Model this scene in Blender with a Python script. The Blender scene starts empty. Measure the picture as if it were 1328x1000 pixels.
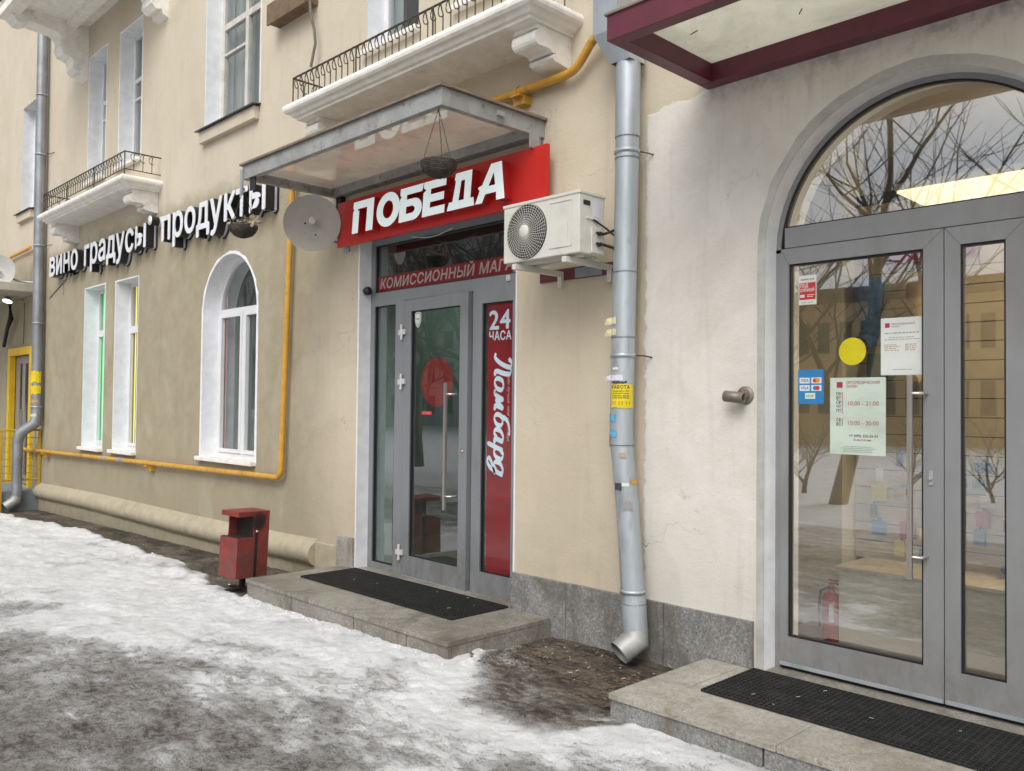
import bpy, bmesh, math, random
import numpy as np
from mathutils import Vector, Matrix
from mathutils.geometry import tessellate_polygon

R = math.radians
sc = bpy.context.scene
col = sc.collection
random.seed(7)

# ------------------------------------------------------------------ camera, sky, sun, exposure
def cam_axes(yaw, pitch, roll):
    fw = Vector((-math.sin(yaw) * math.cos(pitch), math.cos(yaw) * math.cos(pitch), math.sin(pitch)))
    rt = Vector((math.cos(yaw), math.sin(yaw), 0)); up = rt.cross(fw)
    return math.cos(roll) * rt + math.sin(roll) * up, -math.sin(roll) * rt + math.cos(roll) * up, fw

cam_data = bpy.data.cameras.new('camera')
cam = bpy.data.objects.new('camera', cam_data); col.objects.link(cam)
rt, up, fw = cam_axes(R(45.6), R(1.33), R(0.61))
m = Matrix((rt, up, -fw)).transposed().to_4x4()
m.translation = Vector((0, -4.6, 1.665))
cam.matrix_world = m
cam_data.sensor_width = 36; cam_data.lens = 1110 / 1328 * 36
cam_data.clip_start = 0.05; cam_data.clip_end = 600
sc.camera = cam

SUN_EL, SUN_AZ = 48, 150            # soft light from the street side, a little from the right
world = bpy.data.worlds.new('World'); sc.world = world; world.use_nodes = True
wn = world.node_tree; wn.nodes.clear()
wo = wn.nodes.new('ShaderNodeOutputWorld'); wb = wn.nodes.new('ShaderNodeBackground')
sky = wn.nodes.new('ShaderNodeTexSky'); sky.sky_type = 'NISHITA'; sky.sun_disc = False
sky.sun_elevation = R(SUN_EL); sky.sun_rotation = R(SUN_AZ); sky.dust_density = 4.0; sky.air_density = 1.0
hs = wn.nodes.new('ShaderNodeHueSaturation'); hs.inputs['Saturation'].default_value = 0.16
wn.links.new(sky.outputs[0], hs.inputs['Color']); wn.links.new(hs.outputs[0], wb.inputs[0])
wn.links.new(wb.outputs[0], wo.inputs[0]); wb.inputs[1].default_value = 0.15

sd = bpy.data.lights.new('sun', 'SUN'); sd.energy = 0.9; sd.angle = R(35); sd.color = (1, 0.975, 0.94)
sun = bpy.data.objects.new('sun', sd); col.objects.link(sun)
az, el = R(SUN_AZ), R(SUN_EL)
sun.rotation_euler = Vector((math.sin(az) * math.cos(el), math.cos(az) * math.cos(el), math.sin(el))).to_track_quat('Z', 'Y').to_euler()

sc.view_settings.view_transform = 'Standard'; sc.view_settings.look = 'None'
sc.view_settings.gamma = 1; sc.view_settings.use_curve_mapping = False
sc.view_settings.exposure = 0.27
sc.cycles.max_bounces = 8; sc.cycles.transparent_max_bounces = 16; sc.cycles.use_denoising = True
sc.cycles.caustics_reflective = False; sc.cycles.caustics_refractive = False

# ------------------------------------------------------------------ materials
def newmat(name):
    ma = bpy.data.materials.new(name); ma.use_nodes = True
    nt = ma.node_tree; nt.nodes.clear()
    out = nt.nodes.new('ShaderNodeOutputMaterial')
    return ma, nt, out

class NT:
    """small node helper"""
    def __init__(s, nt): s.nt = nt
    def n(s, t, **k):
        nd = s.nt.nodes.new(t)
        for a, b in k.items(): setattr(nd, a, b)
        return nd
    def link(s, a, b): s.nt.links.new(a, b)
    def val(s, sock, v):
        if hasattr(v, 'is_linked') or hasattr(v, 'links'): s.link(v, sock)
        else: sock.default_value = v
    def math(s, op, a, b=0.0, c=None, clamp=False):
        nd = s.n('ShaderNodeMath', operation=op, use_clamp=clamp)
        s.val(nd.inputs[0], a); s.val(nd.inputs[1], b)
        if c is not None: s.val(nd.inputs[2], c)
        return nd.outputs[0]
    def mix(s, f, a, b, typ='MIX'):
        nd = s.n('ShaderNodeMix', data_type='RGBA', blend_type=typ)
        s.val(nd.inputs[0], f)
        for i, v in ((6, a), (7, b)):
            if isinstance(v, tuple): nd.inputs[i].default_value = (*v[:3], 1)
            else: s.link(v, nd.inputs[i])
        return nd.outputs[2]
    def coord(s, scale=(1, 1, 1), loc=(0, 0, 0)):
        tc = s.n('ShaderNodeTexCoord'); mp = s.n('ShaderNodeMapping')
        mp.inputs['Scale'].default_value = scale; mp.inputs['Location'].default_value = loc
        s.link(tc.outputs['Object'], mp.inputs[0]); return mp.outputs[0]
    def noise(s, vec, scale=5, detail=6, rough=.55, dist=0):
        nd = s.n('ShaderNodeTexNoise'); s.link(vec, nd.inputs['Vector'])
        nd.inputs['Scale'].default_value = scale; nd.inputs['Detail'].default_value = detail
        nd.inputs['Roughness'].default_value = rough; nd.inputs['Distortion'].default_value = dist
        return nd.outputs[0]
    def ramp(s, v, a, b, lo=0.0, hi=1.0):
        nd = s.n('ShaderNodeMapRange', interpolation_type='SMOOTHSTEP')
        s.val(nd.inputs[0], v); nd.inputs[1].default_value = a; nd.inputs[2].default_value = b
        nd.inputs[3].default_value = lo; nd.inputs[4].default_value = hi
        return nd.outputs[0]
    def bsdf(s, colr, rough=.6, metal=0., normal=None, **k):
        b = s.n('ShaderNodeBsdfPrincipled')
        if isinstance(colr, tuple): b.inputs['Base Color'].default_value = (*colr[:3], 1)
        else: s.link(colr, b.inputs['Base Color'])
        s.val(b.inputs['Roughness'], rough); s.val(b.inputs['Metallic'], metal)
        if normal is not None: s.link(normal, b.inputs['Normal'])
        for a, v in k.items():
            s.val(b.inputs[a.replace('_', ' ')], v)
        return b
    def schlick(s, f0=.045):
        lw = s.n('ShaderNodeLayerWeight'); lw.inputs[0].default_value = .5
        return s.math('MULTIPLY_ADD', s.math('POWER', lw.outputs['Facing'], 5.0), 1 - f0, f0)
    def bump(s, h, strength=.2, dist=.01):
        b = s.n('ShaderNodeBump'); b.inputs['Strength'].default_value = strength; b.inputs['Distance'].default_value = dist
        s.link(h, b.inputs['Height']); return b.outputs[0]

def simple(name, c, rough=.6, metal=0., var=.12, scale=8, dirt=None, dirt_amt=.35, dirt_scale=3, bump=.08, bscale=60, stretch=(1, 1, 1), spec=.5, emit=None, splash=None, blot=None):
    """base colour with mottling, dirt patches, varied roughness and fine relief"""
    ma, nt, out = newmat(name); t = NT(nt)
    v = t.coord(stretch)
    n1 = t.noise(v, scale, 6, .6)
    lo = tuple(x * (1 - var) for x in c); hi = tuple(min(1, x * (1 + var)) for x in c)
    cc = t.mix(t.ramp(n1, .3, .7), lo, hi)
    if dirt:
        n2 = t.noise(v, dirt_scale, 8, .65, .4)
        cc = t.mix(t.ramp(n2, .52, .74, 0, dirt_amt), cc, dirt)
    if splash:      # street dirt thrown up near the ground
        tc = t.n('ShaderNodeTexCoord'); sz = t.n('ShaderNodeSeparateXYZ'); t.link(tc.outputs['Object'], sz.inputs[0])
        cc = t.mix(t.math('MULTIPLY', t.ramp(sz.outputs[2], .1, .75, 1, 0), t.ramp(t.noise(t.coord((4, 4, 2)), 3.5, 9, .75, .3), .35, .7, .05, .75)), cc, splash)
    if blot:        # one ragged burnt patch at a place on the object
        tc = t.n('ShaderNodeTexCoord'); vm = t.n('ShaderNodeVectorMath', operation='DISTANCE'); t.link(tc.outputs['Object'], vm.inputs[0]); vm.inputs[1].default_value = blot[:3]
        dist_ = t.math('ADD', vm.outputs['Value'], t.math('MULTIPLY', t.math('SUBTRACT', t.noise(t.coord((1, 1, .6)), 14, 8, .75), .5), .16))
        cc = t.mix(t.ramp(dist_, blot[3] * .4, blot[3] * 1.3, .95, 0), cc, (.012, .009, .009))
    n3 = t.noise(v, bscale, 4, .6)
    rr = t.math('ADD', t.math('MULTIPLY', t.noise(v, 4, 5), .25), rough - .125, clamp=True)
    b = t.bsdf(cc, rr, metal, t.bump(n3, bump, .01))
    b.inputs['Specular IOR Level'].default_value = spec
    if emit:
        b.inputs['Emission Color'].default_value = (*emit[:3], 1); b.inputs['Emission Strength'].default_value = emit[3]
    t.link(b.outputs[0], out.inputs[0]); return ma

def plain(name, c, rough=.6, metal=0., emit=0):
    ma, nt, out = newmat(name); t = NT(nt)
    b = t.bsdf(c, rough, metal)
    if emit: b.inputs['Emission Color'].default_value = (*c[:3], 1); b.inputs['Emission Strength'].default_value = emit
    t.link(b.outputs[0], out.inputs[0]); return ma

def glass(name, tint=(.9, .93, .92), refl=1.0, base=.02, dust=.03):
    ma, nt, out = newmat(name); t = NT(nt)
    tr = t.n('ShaderNodeBsdfTransparent'); tr.inputs[0].default_value = (*tint, 1)
    gl = t.n('ShaderNodeBsdfGlossy'); gl.inputs['Roughness'].default_value = .015; gl.inputs[0].default_value = (.95, .97, 1, 1)
    wav = t.noise(t.coord((1, 1, .6)), 1.6, 2, .4)
    t.link(t.bump(wav, .012, .05), gl.inputs['Normal'])
    f = t.math('MULTIPLY_ADD', t.schlick(), refl, base, clamp=True)
    mx = t.n('ShaderNodeMixShader'); t.link(f, mx.inputs[0]); t.link(tr.outputs[0], mx.inputs[1]); t.link(gl.outputs[0], mx.inputs[2])
    df = t.n('ShaderNodeBsdfDiffuse'); df.inputs[0].default_value = (.5, .49, .46, 1)
    dn = t.ramp(t.noise(t.coord((6, 6, 1.2)), 3, 6, .7), .45, .8, dust * .3, dust * 2)
    m2 = t.n('ShaderNodeMixShader'); t.link(dn, m2.inputs[0]); t.link(mx.outputs[0], m2.inputs[1]); t.link(df.outputs[0], m2.inputs[2])
    t.link(m2.outputs[0], out.inputs[0]); return ma

def facade_material():
    ma, nt, out = newmat('painted_plaster'); t = NT(nt)
    tc = t.n('ShaderNodeTexCoord'); sp = t.n('ShaderNodeSeparateXYZ'); t.link(tc.outputs['Object'], sp.inputs[0])
    X, Z = sp.outputs[0], sp.outputs[2]
    v = t.coord()
    big = t.noise(v, .8, 6, .6); med = t.noise(v, 3.2, 8, .65, .3); fine = t.noise(v, 22, 6, .7)
    streak = t.noise(t.coord((5, 5, .35)), 2.0, 7, .65, .15)
    wob = t.math('MULTIPLY', t.math('SUBTRACT', t.noise(v, 2.5, 5, .7), .5), .5)
    edge = t.math('MULTIPLY', t.math('SUBTRACT', t.noise(v, 7, 4, .6), .5), .12)
    cream = t.mix(t.ramp(big, .3, .7), (.54, .465, .345), (.595, .52, .40))
    peach = t.mix(t.ramp(big, .3, .7), (.56, .49, .38), (.62, .55, .44))
    olive = t.mix(t.ramp(med, .3, .72), (.335, .290, .200), (.40, .348, .248))
    pinky = t.mix(t.ramp(med, .3, .72), (.665, .63, .57), (.75, .72, .665))
    # ground floor of the left part was repainted olive up to a wavering line below the upper floor
    zl = t.math('ADD', Z, wob)
    fl = t.ramp(zl, 4.05, 4.35)
    fx = t.ramp(t.math('ADD', X, wob), -7.9, -6.85)
    c = t.mix(fx, t.mix(t.ramp(t.noise(v, 1.3, 4), .5, .75, 0, .35), olive, (.43, .38, .28)), cream)
    c = t.mix(fl, c, peach)
    # newer pinkish plaster right of the downspout, ragged left edge, below the canopy
    px = t.ramp(t.math('ADD', X, edge), -3.445, -3.425)
    pz = t.ramp(t.math('SUBTRACT', t.math('ADD', Z, edge), t.math('MULTIPLY', t.math('ADD', X, 3.43), .10)), 3.60, 3.62, 1, 0)
    pm = t.math('MULTIPLY', px, pz)
    c = t.mix(pm, c, pinky)
    # patches and drips
    c = t.mix(t.ramp(streak, .52, .78, 0, .42), c, t.mix(.5, c, (.24, .20, .15)))
    c = t.mix(t.ramp(streak, .22, .42, .25, 0), c, t.mix(.5, c, (.80, .76, .68)))
    c = t.mix(t.ramp(med, .58, .78, 0, .24), c, (.33, .28, .20))
    # splash grime low down, run-off stains below the burgundy canopy
    low = t.math('MULTIPLY', t.ramp(Z, .25, 1.1, 1, 0), t.ramp(med, .35, .7, .1, .55))
    c = t.mix(low, c, t.mix(.6, c, (.27, .235, .17)))
    up1 = t.math('MULTIPLY', t.ramp(Z, 2.9, 3.66, 0, 1), t.ramp(Z, 3.66, 3.70, 1, 0))
    st = t.math('MULTIPLY', t.math('MULTIPLY', up1, t.ramp(X, -3.2, -2.6)), t.ramp(t.noise(t.coord((5, 5, .9)), 2.4, 8, .75, .4),   .50, .74, 0, .34))
    c = t.mix(st, c, (.30, .235, .19))
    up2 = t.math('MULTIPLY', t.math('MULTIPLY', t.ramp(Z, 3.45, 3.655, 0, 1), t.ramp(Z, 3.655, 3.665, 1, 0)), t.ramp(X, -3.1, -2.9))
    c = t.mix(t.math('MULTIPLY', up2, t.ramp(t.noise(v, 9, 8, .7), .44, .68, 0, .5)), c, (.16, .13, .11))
    # rectangular and ragged repair patches, a shade off
    pt = t.ramp(t.noise(t.coord((1, 1, .8), (3, 0, 7)), .95, 3, .5, .2), .555, .585, 0, .10)
    c = t.mix(pt, c, (.36, .33, .26)); pt2 = t.ramp(t.noise(t.coord((1, 1, .7), (9, 0, 2)), .8, 3, .5), .565, .60, 0, .09)
    c = t.mix(pt2, c, (.74, .70, .60))
    # hairline cracks and specks
    vo = t.n('ShaderNodeTexVoronoi', feature='DISTANCE_TO_EDGE'); vo.inputs['Scale'].default_value = .8
    dv = t.n('ShaderNodeVectorMath', operation='ADD'); nz = t.n('ShaderNodeTexNoise'); nz.inputs['Scale'].default_value = 3; nz.inputs['Detail'].default_value = 6
    t.link(v, nz.inputs['Vector']); t.link(v, dv.inputs[0]); t.link(nz.outputs[1], dv.inputs[1]); t.link(dv.outputs[0], vo.inputs['Vector'])
    crack = t.math('MULTIPLY', t.ramp(vo.outputs[0], 0, .006, .55, 0), t.ramp(big, .52, .66))
    c = t.mix(crack, c, (.24, .2, .15))
    c = t.mix(t.ramp(fine, .70, .80, 0, .25), c, (.25, .21, .16))
    h = t.math('ADD', t.math('MULTIPLY', med, .7), t.math('MULTIPLY', fine, .3))
    h = t.math('ADD', h, t.math('MULTIPLY', t.noise(v, 75, 4, .7), .22))
    h = t.math('ADD', h, t.math('MULTIPLY', pm, .3))
    h = t.math('SUBTRACT', h, t.math('MULTIPLY', crack, .5))
    b = t.bsdf(c, .86, 0, t.bump(h, .5, .02)); b.inputs['Specular IOR Level'].default_value = .25
    t.link(b.outputs[0], out.inputs[0]); return ma

def granite_material(name, a, b_, sp=(.05, .05, .05), stain=(.11, .095, .075)):
    ma, nt, out = newmat(name); t = NT(nt); v = t.coord()
    c = t.mix(t.ramp(t.noise(v, 1.7, 7, .65), .35, .7), a, b_)
    s1 = t.noise(v, 62, 6, 1.0); s2 = t.noise(v, 48, 6, 1.0)
    c = t.mix(t.ramp(s1, .505, .57, 0, .85), c, sp)
    c = t.mix(t.ramp(s2, .525, .59, 0, .70), c, (.56, .55, .53))
    c = t.mix(t.ramp(t.noise(t.coord((2, 2, 1.0)), 1.4, 9, .75, .5), .46, .66, 0, .75), c, stain)
    c = t.mix(t.ramp(t.noise(v, 4.5, 9, .78, .6), .46, .68, 0, .6), c, tuple(x * .55 for x in a))
    rr = t.ramp(t.noise(v, 2.5, 5), .4, .65, .35, .7)
    b = t.bsdf(c, rr, 0, t.bump(t.noise(v, 70, 4, .7), .15, .004))
    t.link(b.outputs[0], out.inputs[0]); return ma

def ground_material():
    ma, nt, out = newmat('icy_asphalt'); t = NT(nt); v = t.coord()
    at = t.n('ShaderNodeAttribute', attribute_name='cover'); cov = at.outputs['Fac']
    n1 = t.noise(t.coord((1, 1.9, 1)), 2.2, 12, .72, .35); n2 = t.noise(t.coord((1, 1.5, 1)), 11, 10, .78, .25); n3 = t.noise(v, 85, 6, .8)
    asp = t.mix(t.ramp(t.math('ADD', t.math('MULTIPLY', n1, .6), t.math('MULTIPLY', n2, .4)), .40, .62), (.020, .0165, .014), (.165, .135, .105))
    asp = t.mix(t.ramp(n3, .55, .7, 0, .55), asp, (.21, .185, .155))
    mixn = t.math('ADD', t.math('MULTIPLY', n1, .36), t.math('ADD', t.math('MULTIPLY', n2, .40), t.math('MULTIPLY', n3, .40)))
    k = t.math('ADD', cov, t.math('MULTIPLY', t.math('SUBTRACT', mixn, .57), 3.3))
    f_ice = t.ramp(k, .10, .50); f_sn = t.ramp(k, .36, .86)
    ice = t.mix(t.ramp(n2, .3, .7), (.17, .158, .145), (.33, .315, .295))
    snow = t.mix(t.ramp(n1, .35, .7), (.66, .665, .67), (.84, .85, .865))
    snow = t.mix(t.ramp(t.noise(t.coord((1, 2.0, 1)), 3.2, 12, .82, .7), .48, .72, 0, .48), snow, (.45, .43, .405))
    snow = t.mix(t.ramp(t.math('ADD', t.math('MULTIPLY', n2, .55), t.math('MULTIPLY', n3, .55)), .545, .66, 0, .5), snow, (.40, .385, .37))
    c = t.mix(f_ice, asp, ice); c = t.mix(f_sn, c, snow)
    # grit
    c = t.mix(t.ramp(t.noise(v, 160, 2, .6), .69, .74, 0, .7), c, (.10, .085, .07))
    rr = t.mix(f_sn, (.34, .34, .34), (.8, .8, .8))
    rr = t.mix(t.ramp(n1, .35, .6), rr, (.85, .85, .85))
    h = t.math('ADD', t.math('MULTIPLY', n3, .35), t.math('ADD', t.math('MULTIPLY', n2, .8), t.math('MULTIPLY', f_sn, .5)))
    b = t.bsdf(c, .5, 0, t.bump(h, .8, .02)); t.link(rr, b.inputs['Roughness'])
    b.inputs['Specular IOR Level'].default_value = .4
    t.link(b.outputs[0], out.inputs[0]); return ma

def canopy_glass(name, c=(.46, .43, .37), tr=.5):
    ma, nt, out = newmat(name); t = NT(nt); v = t.coord()
    n = t.noise(v, 2.2, 8, .7, .4); n2 = t.noise(v, 9, 6, .75)
    cc = t.mix(t.ramp(n, .35, .7), c, tuple(x * .72 for x in c)); cc = t.mix(t.ramp(n2, .60, .74, 0, .65), cc, (.12, .10, .08))
    df = t.n('ShaderNodeBsdfDiffuse'); tl = t.n('ShaderNodeBsdfTranslucent'); t.link(cc, df.inputs[0]); t.link(cc, tl.inputs[0])
    m1 = t.n('ShaderNodeMixShader'); m1.inputs[0].default_value = tr; t.link(df.outputs[0], m1.inputs[1]); t.link(tl.outputs[0], m1.inputs[2])
    gl = t.n('ShaderNodeBsdfGlossy'); gl.inputs['Roughness'].default_value = .03
    m2 = t.n('ShaderNodeMixShader'); t.link(t.math('MULTIPLY_ADD', t.schlick(), 1.5, .05, clamp=True), m2.inputs[0]); t.link(m1.outputs[0], m2.inputs[1]); t.link(gl.outputs[0], m2.inputs[2])
    t.link(m2.outputs[0], out.inputs[0]); return ma

M = {}
M['facade'] = facade_material()
M['reveal'] = simple('white_reveal_paint', (.82, .835, .86), .7, dirt=(.6, .6, .6), dirt_amt=.25, var=.06, bump=.15, bscale=40)
M['grey_reveal'] = simple('grey_reveal_paint', (.46, .445, .42), .75, dirt=(.2, .19, .17), dirt_amt=.4, var=.1, bump=.2, bscale=30)
M['stucco'] = simple('white_stucco', (.82, .80, .75), .8, dirt=(.42, .38, .31), dirt_amt=.38, dirt_scale=4, var=.08, bump=.3, bscale=35)
M['moulding'] = simple('base_moulding_paint', (.42, .37, .265), .8, dirt=(.20, .165, .11), dirt_amt=.5, dirt_scale=2.2, var=.10, bump=.4, bscale=25)
M['granite'] = granite_material('granite_grey', (.22, .22, .212), (.31, .305, .29))
M['granite_warm'] = granite_material('granite_step', (.23, .215, .18), (.33, .31, .265), (.09, .08, .065), (.12, .098, .068))
M['granite_pale'] = granite_material('granite_pale', (.34, .315, .265), (.46, .435, .38), (.13, .12, .105), (.20, .165, .12))
M['ground'] = ground_material()
M['alu'] = simple('grey_frame_coating', (.245, .26, .275), .42, .15, var=.04, dirt=(.17, .165, .155), dirt_amt=.55, bump=.03, splash=(.16, .145, .125), stretch=(1, 1, .4))
M['alu_warm'] = simple('grey_frame_coating_warm', (.275, .28, .285), .40, .15, var=.04, dirt=(.2, .19, .175), dirt_amt=.5, bump=.03, splash=(.19, .17, .145), stretch=(1, 1, .4))
M['gasket'] = plain('black_gasket', (.012, .012, .013), .5)
M['steel'] = simple('brushed_steel', (.55, .52, .48), .3, .9, var=.05, bump=.02, bscale=120, stretch=(6, 6, .3))
M['white_metal'] = simple('white_painted_metal', (.62, .62, .60), .45, .1, var=.04, dirt=(.35, .32, .27), dirt_amt=.3)
M['ac'] = simple('ageing_white_casing', (.63, .62, .565), .5, 0, var=.03, dirt=(.40, .36, .28), dirt_amt=.4, bump=.01)
M['pvc'] = simple('white_window_frame', (.70, .71, .72), .4, 0, var=.03, dirt=(.48, .46, .43), dirt_amt=.2, bump=.01)
M['old_frame'] = simple('old_painted_wood', (.58, .56, .51), .6, 0, var=.08, dirt=(.26, .22, .17), dirt_amt=.5, dirt_scale=6, bump=.1)
M['zinc'] = simple('galvanised_sheet', (.42, .46, .49), .46, .45, var=.16, scale=3.2, dirt=(.235, .235, .225), dirt_amt=.8, dirt_scale=6, bump=.2, bscale=9, stretch=(1, 1, .35))
M['zinc_dull'] = simple('weathered_galvanised_sheet', (.30, .315, .34), .5, .6, var=.15, scale=3, dirt=(.18, .18, .18), dirt_amt=.5, dirt_scale=5, bump=.05, bscale=14)
M['zinc_new'] = simple('new_galvanised_elbow', (.42, .43, .41), .55, .45, var=.15, dirt=(.22, .2, .17), dirt_amt=.5, bump=.04)
M['gas'] = simple('ochre_gas_paint', (.62, .33, .045), .45, 0, var=.1, dirt=(.26, .15, .05), dirt_amt=.75, dirt_scale=7, bump=.15, bscale=25)
M['rust_frame'] = simple('rusting_grey_paint', (.33, .335, .33), .6, .1, var=.14, scale=5, dirt=(.17, .10, .055), dirt_amt=1.0, dirt_scale=11, bump=.3, bscale=30)
M['burgundy'] = simple('burgundy_paint', (.125, .022, .036), .45, 0, var=.10, dirt=(.05, .02, .02), dirt_amt=.45, bump=.03)
M['canopy_pane'] = canopy_glass('dirty_canopy_glass', (.58, .49, .39), .55)
M['canopy_sheet'] = canopy_glass('dirty_polycarbonate', (.70, .70, .58), .6)
M['flashing'] = simple('rusty_roof_edge', (.23, .19, .145), .7, .2, var=.2, dirt=(.16, .08, .04), dirt_amt=.6)
M['sign_red'] = simple('red_sign_face', (.52, .020, .016), .38, 0, var=.04, dirt=(.30, .02, .02), dirt_amt=.3, bump=.01)
M['sign_side'] = simple('red_letter_side', (.42, .015, .014), .4, 0, var=.04, bump=.01)
M['letter_lit'] = simple('lit_white_acrylic', (.80, .86, .86), .35, 0, var=.01, bump=0, emit=(.80, .97, 1, .28))
M['acrylic'] = simple('white_acrylic', (.78, .79, .82), .4, 0, var=.03, dirt=(.5, .5, .5), dirt_amt=.25, bump=0)
M['lilac'] = simple('pale_acrylic_side', (.50, .51, .58), .35, 0, var=.05, dirt=(.28, .28, .3), dirt_amt=.4, bump=0)
M['black'] = simple('black_plastic', (.014, .014, .016), .4, 0, var=.1, bump=.02)
M['rubber'] = simple('black_rubber', (.016, .016, .016), .6, 0, var=.3, scale=12, dirt=(.05, .046, .04), dirt_amt=.5, dirt_scale=9, bump=.2)
M['iron'] = simple('brown_wrought_iron', (.085, .068, .05), .65, .3, var=.25, dirt=(.13, .07, .04), dirt_amt=.5)
M['tin'] = simple('dark_sill_tin', (.055, .06, .065), .4, .4, var=.15)
M['dish'] = simple('dish_grey_paint', (.50, .485, .455), .5, .1, var=.05, dirt=(.24, .22, .2), dirt_amt=.4)
M['dish_pale'] = simple('dish_pale_paint', (.52, .52, .50), .5, .1, var=.05, dirt=(.3, .3, .3), dirt_amt=.3)
M['wicker'] = simple('dark_wicker', (.075, .062, .05), .75, 0, var=.4, scale=20, bump=.2)
M['dry_flower'] = simple('dried_flowers', (.36, .31, .22), .8, 0, var=.3, scale=25)
M['bin_red'] = simple('red_bin_paint', (.235, .034, .028), .55, 0, var=.2, scale=7, dirt=(.06, .022, .018), dirt_amt=.85, dirt_scale=4.5, bump=.25, bscale=30, splash=(.10, .08, .065), blot=(.13, .05, .585, .085))
M['soot'] = simple('sooty_metal', (.022, .013, .013), .7, 0, var=.4)
M['glass_l'] = glass('green_tinted_glass', (.60, .72, .66), 1.5, .13, .035)
M['glass_t'] = glass('dark_transom_glass', (.40, .47, .45), 1.3, .16, .03)
M['glass_r'] = glass('shop_door_glass', (.88, .90, .86), 2.2, .25, .025)
M['glass_w'] = glass('window_glass', (.82, .88, .86), .9, .03, .02)
M['red_film'] = None
def film(name, c, rough=.25):
    ma, nt, out = newmat(name); t = NT(nt)
    n = t.noise(t.coord((1, 1, 2.5)), 2.2, 7, .65)
    cc = t.mix(t.ramp(n, .35, .7), c, tuple(x * .8 for x in c))
    b = t.bsdf(cc, rough); b.inputs['Coat Weight'].default_value = .6; b.inputs['Coat Roughness'].default_value = .03
    t.link(b.outputs[0], out.inputs[0]); return ma
M['red_film'] = film('red_window_film', (.215, .016, .020))
M['red_decal'] = film('red_decal', (.78, .05, .045))
M['red_faint'] = film('faint_red', (.60, .035, .035))
M['film_text'] = film('pale_blue_film_text', (.58, .72, .80))
M['strip_text'] = film('pink_white_text', (.44, .35, .34))
M['paper'] = film('white_paper', (.74, .77, .73), .5)
M['paper_green'] = film('pale_green_paper', (.60, .70, .60), .4)
M['ink'] = plain('dark_ink', (.05, .05, .055), .6)
M['ink_pale'] = plain('faded_ink', (.30, .30, .30), .6)
M['ink_red'] = plain('crimson_ink', (.38, .03, .08), .6)
M['ink_tan'] = plain('tan_ink', (.45, .33, .2), .6)
M['yellow_vinyl'] = film('yellow_vinyl', (.72, .62, .01), .4)
M['sticker_red'] = plain('sticker_red', (.55, .03, .03), .5)
M['sticker_blue'] = film('sticker_blue', (.03, .22, .50), .4)
M['orange'] = plain('card_orange', (.75, .25, .03), .5); M['green'] = plain('card_green', (.08, .45, .12), .5)
M['yellow_paper'] = simple('yellow_paper', (.72, .56, .02), .8, 0, var=.08, dirt=(.5, .38, .05), dirt_amt=.4)
M['pale_yellow_paper'] = simple('pale_yellow_paper', (.66, .62, .38), .8, 0, var=.08)
M['lilac_paper'] = simple('lilac_white_paper', (.66, .65, .74), .8, 0, var=.05)
M['blue_paper'] = simple('blue_paper', (.12, .38, .58), .8, 0, var=.3, scale=60)
M['yellow_paint'] = simple('yellow_frame_paint', (.78, .50, .01), .5, 0, var=.08, dirt=(.4, .25, .03), dirt_amt=.3)
M['ochre_rail'] = simple('ochre_rail_paint', (.50, .32, .03), .55, 0, var=.12)
M['door_beige'] = simple('beige_door_leaf', (.32, .28, .25), .5, 0, var=.06)
M['platform'] = simple('blue_grey_platform', (.22, .25, .28), .8, 0, var=.12, dirt=(.1, .1, .1), dirt_amt=.4)
M['concrete'] = simple('painted_concrete', (.46, .42, .345), .85, 0, var=.1, dirt=(.2, .18, .15), dirt_amt=.45, bump=.3)
M['wood'] = simple('brown_weathered_board', (.17, .115, .07), .8, 0, var=.25, dirt=(.06, .05, .04))
M['rope'] = simple('grey_rope', (.16, .14, .11), .9)
M['dark_room'] = simple('dark_shop_wall', (.14, .18, .16), .8, 0, var=.2, scale=1.5)
M['flat_dark'] = simple('dim_flat_wall', (.10, .095, .085), .8, 0, var=.2, scale=1.5)
M['cream_room'] = simple('beige_room_wall', (.56, .52, .42), .8, 0, var=.05, scale=1.2)
M['slat'] = simple('beige_slat_board', (.56, .47, .34), .6, 0, var=.06)
M['room_floor'] = simple('brown_tile_floor', (.19, .15, .11), .35, 0, var=.15)
M['room_ceiling'] = simple('white_ceiling', (.68, .68, .65), .8, 0, var=.02)
M['curtain'] = simple('pale_net_curtain', (.34, .34, .33), .9, 0, var=.1, scale=4, stretch=(6, 6, .2))
M['lamp'] = plain('lit_ceiling_panel', (1, .84, .52), .5, 0, 1.2)
M['spot'] = plain('lit_spotlight', (1, .97, .85), .5, 0, 3)
M['neon_g'] = plain('green_neon', (.10, .78, .24), .5, 0, .95); M['neon_y'] = plain('yellow_neon', (.95, .75, .08), .5, 0, 1.1); M['neon_r'] = plain('red_neon', (.75, .25, .2), .5, 0, .5)
M['cabinet'] = simple('white_cabinet', (.62, .60, .52), .5, 0, var=.03)
M['ext_red'] = simple('fire_red', (.34, .02, .02), .35, 0, var=.05)
M['blue_cloth'] = simple('blue_knit', (.05, .14, .30), .9, 0, var=.3, scale=30)
M['teal_cloth'] = simple('teal_knit', (.02, .10, .12), .9, 0, var=.3, scale=30)
M['tan_cloth'] = simple('tan_plastic_leg', (.50, .36, .22), .6, 0, var=.1)
M['bark'] = simple('dark_bark', (.075, .062, .05), .9, 0, var=.3, scale=12, bump=.5, bscale=18, stretch=(1, 1, .3))
M['far_wall'] = simple('ochre_far_wall', (.50, .37, .20), .8, 0, var=.08, scale=1)
M['far_wall_grey'] = simple('grey_far_wall', (.33, .33, .33), .8, 0, var=.08, scale=1)
M['far_roof'] = simple('brown_far_roof', (.12, .08, .06), .7, 0, var=.15)
M['far_pane'] = plain('far_dark_pane', (.03, .035, .04), .15)
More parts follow.
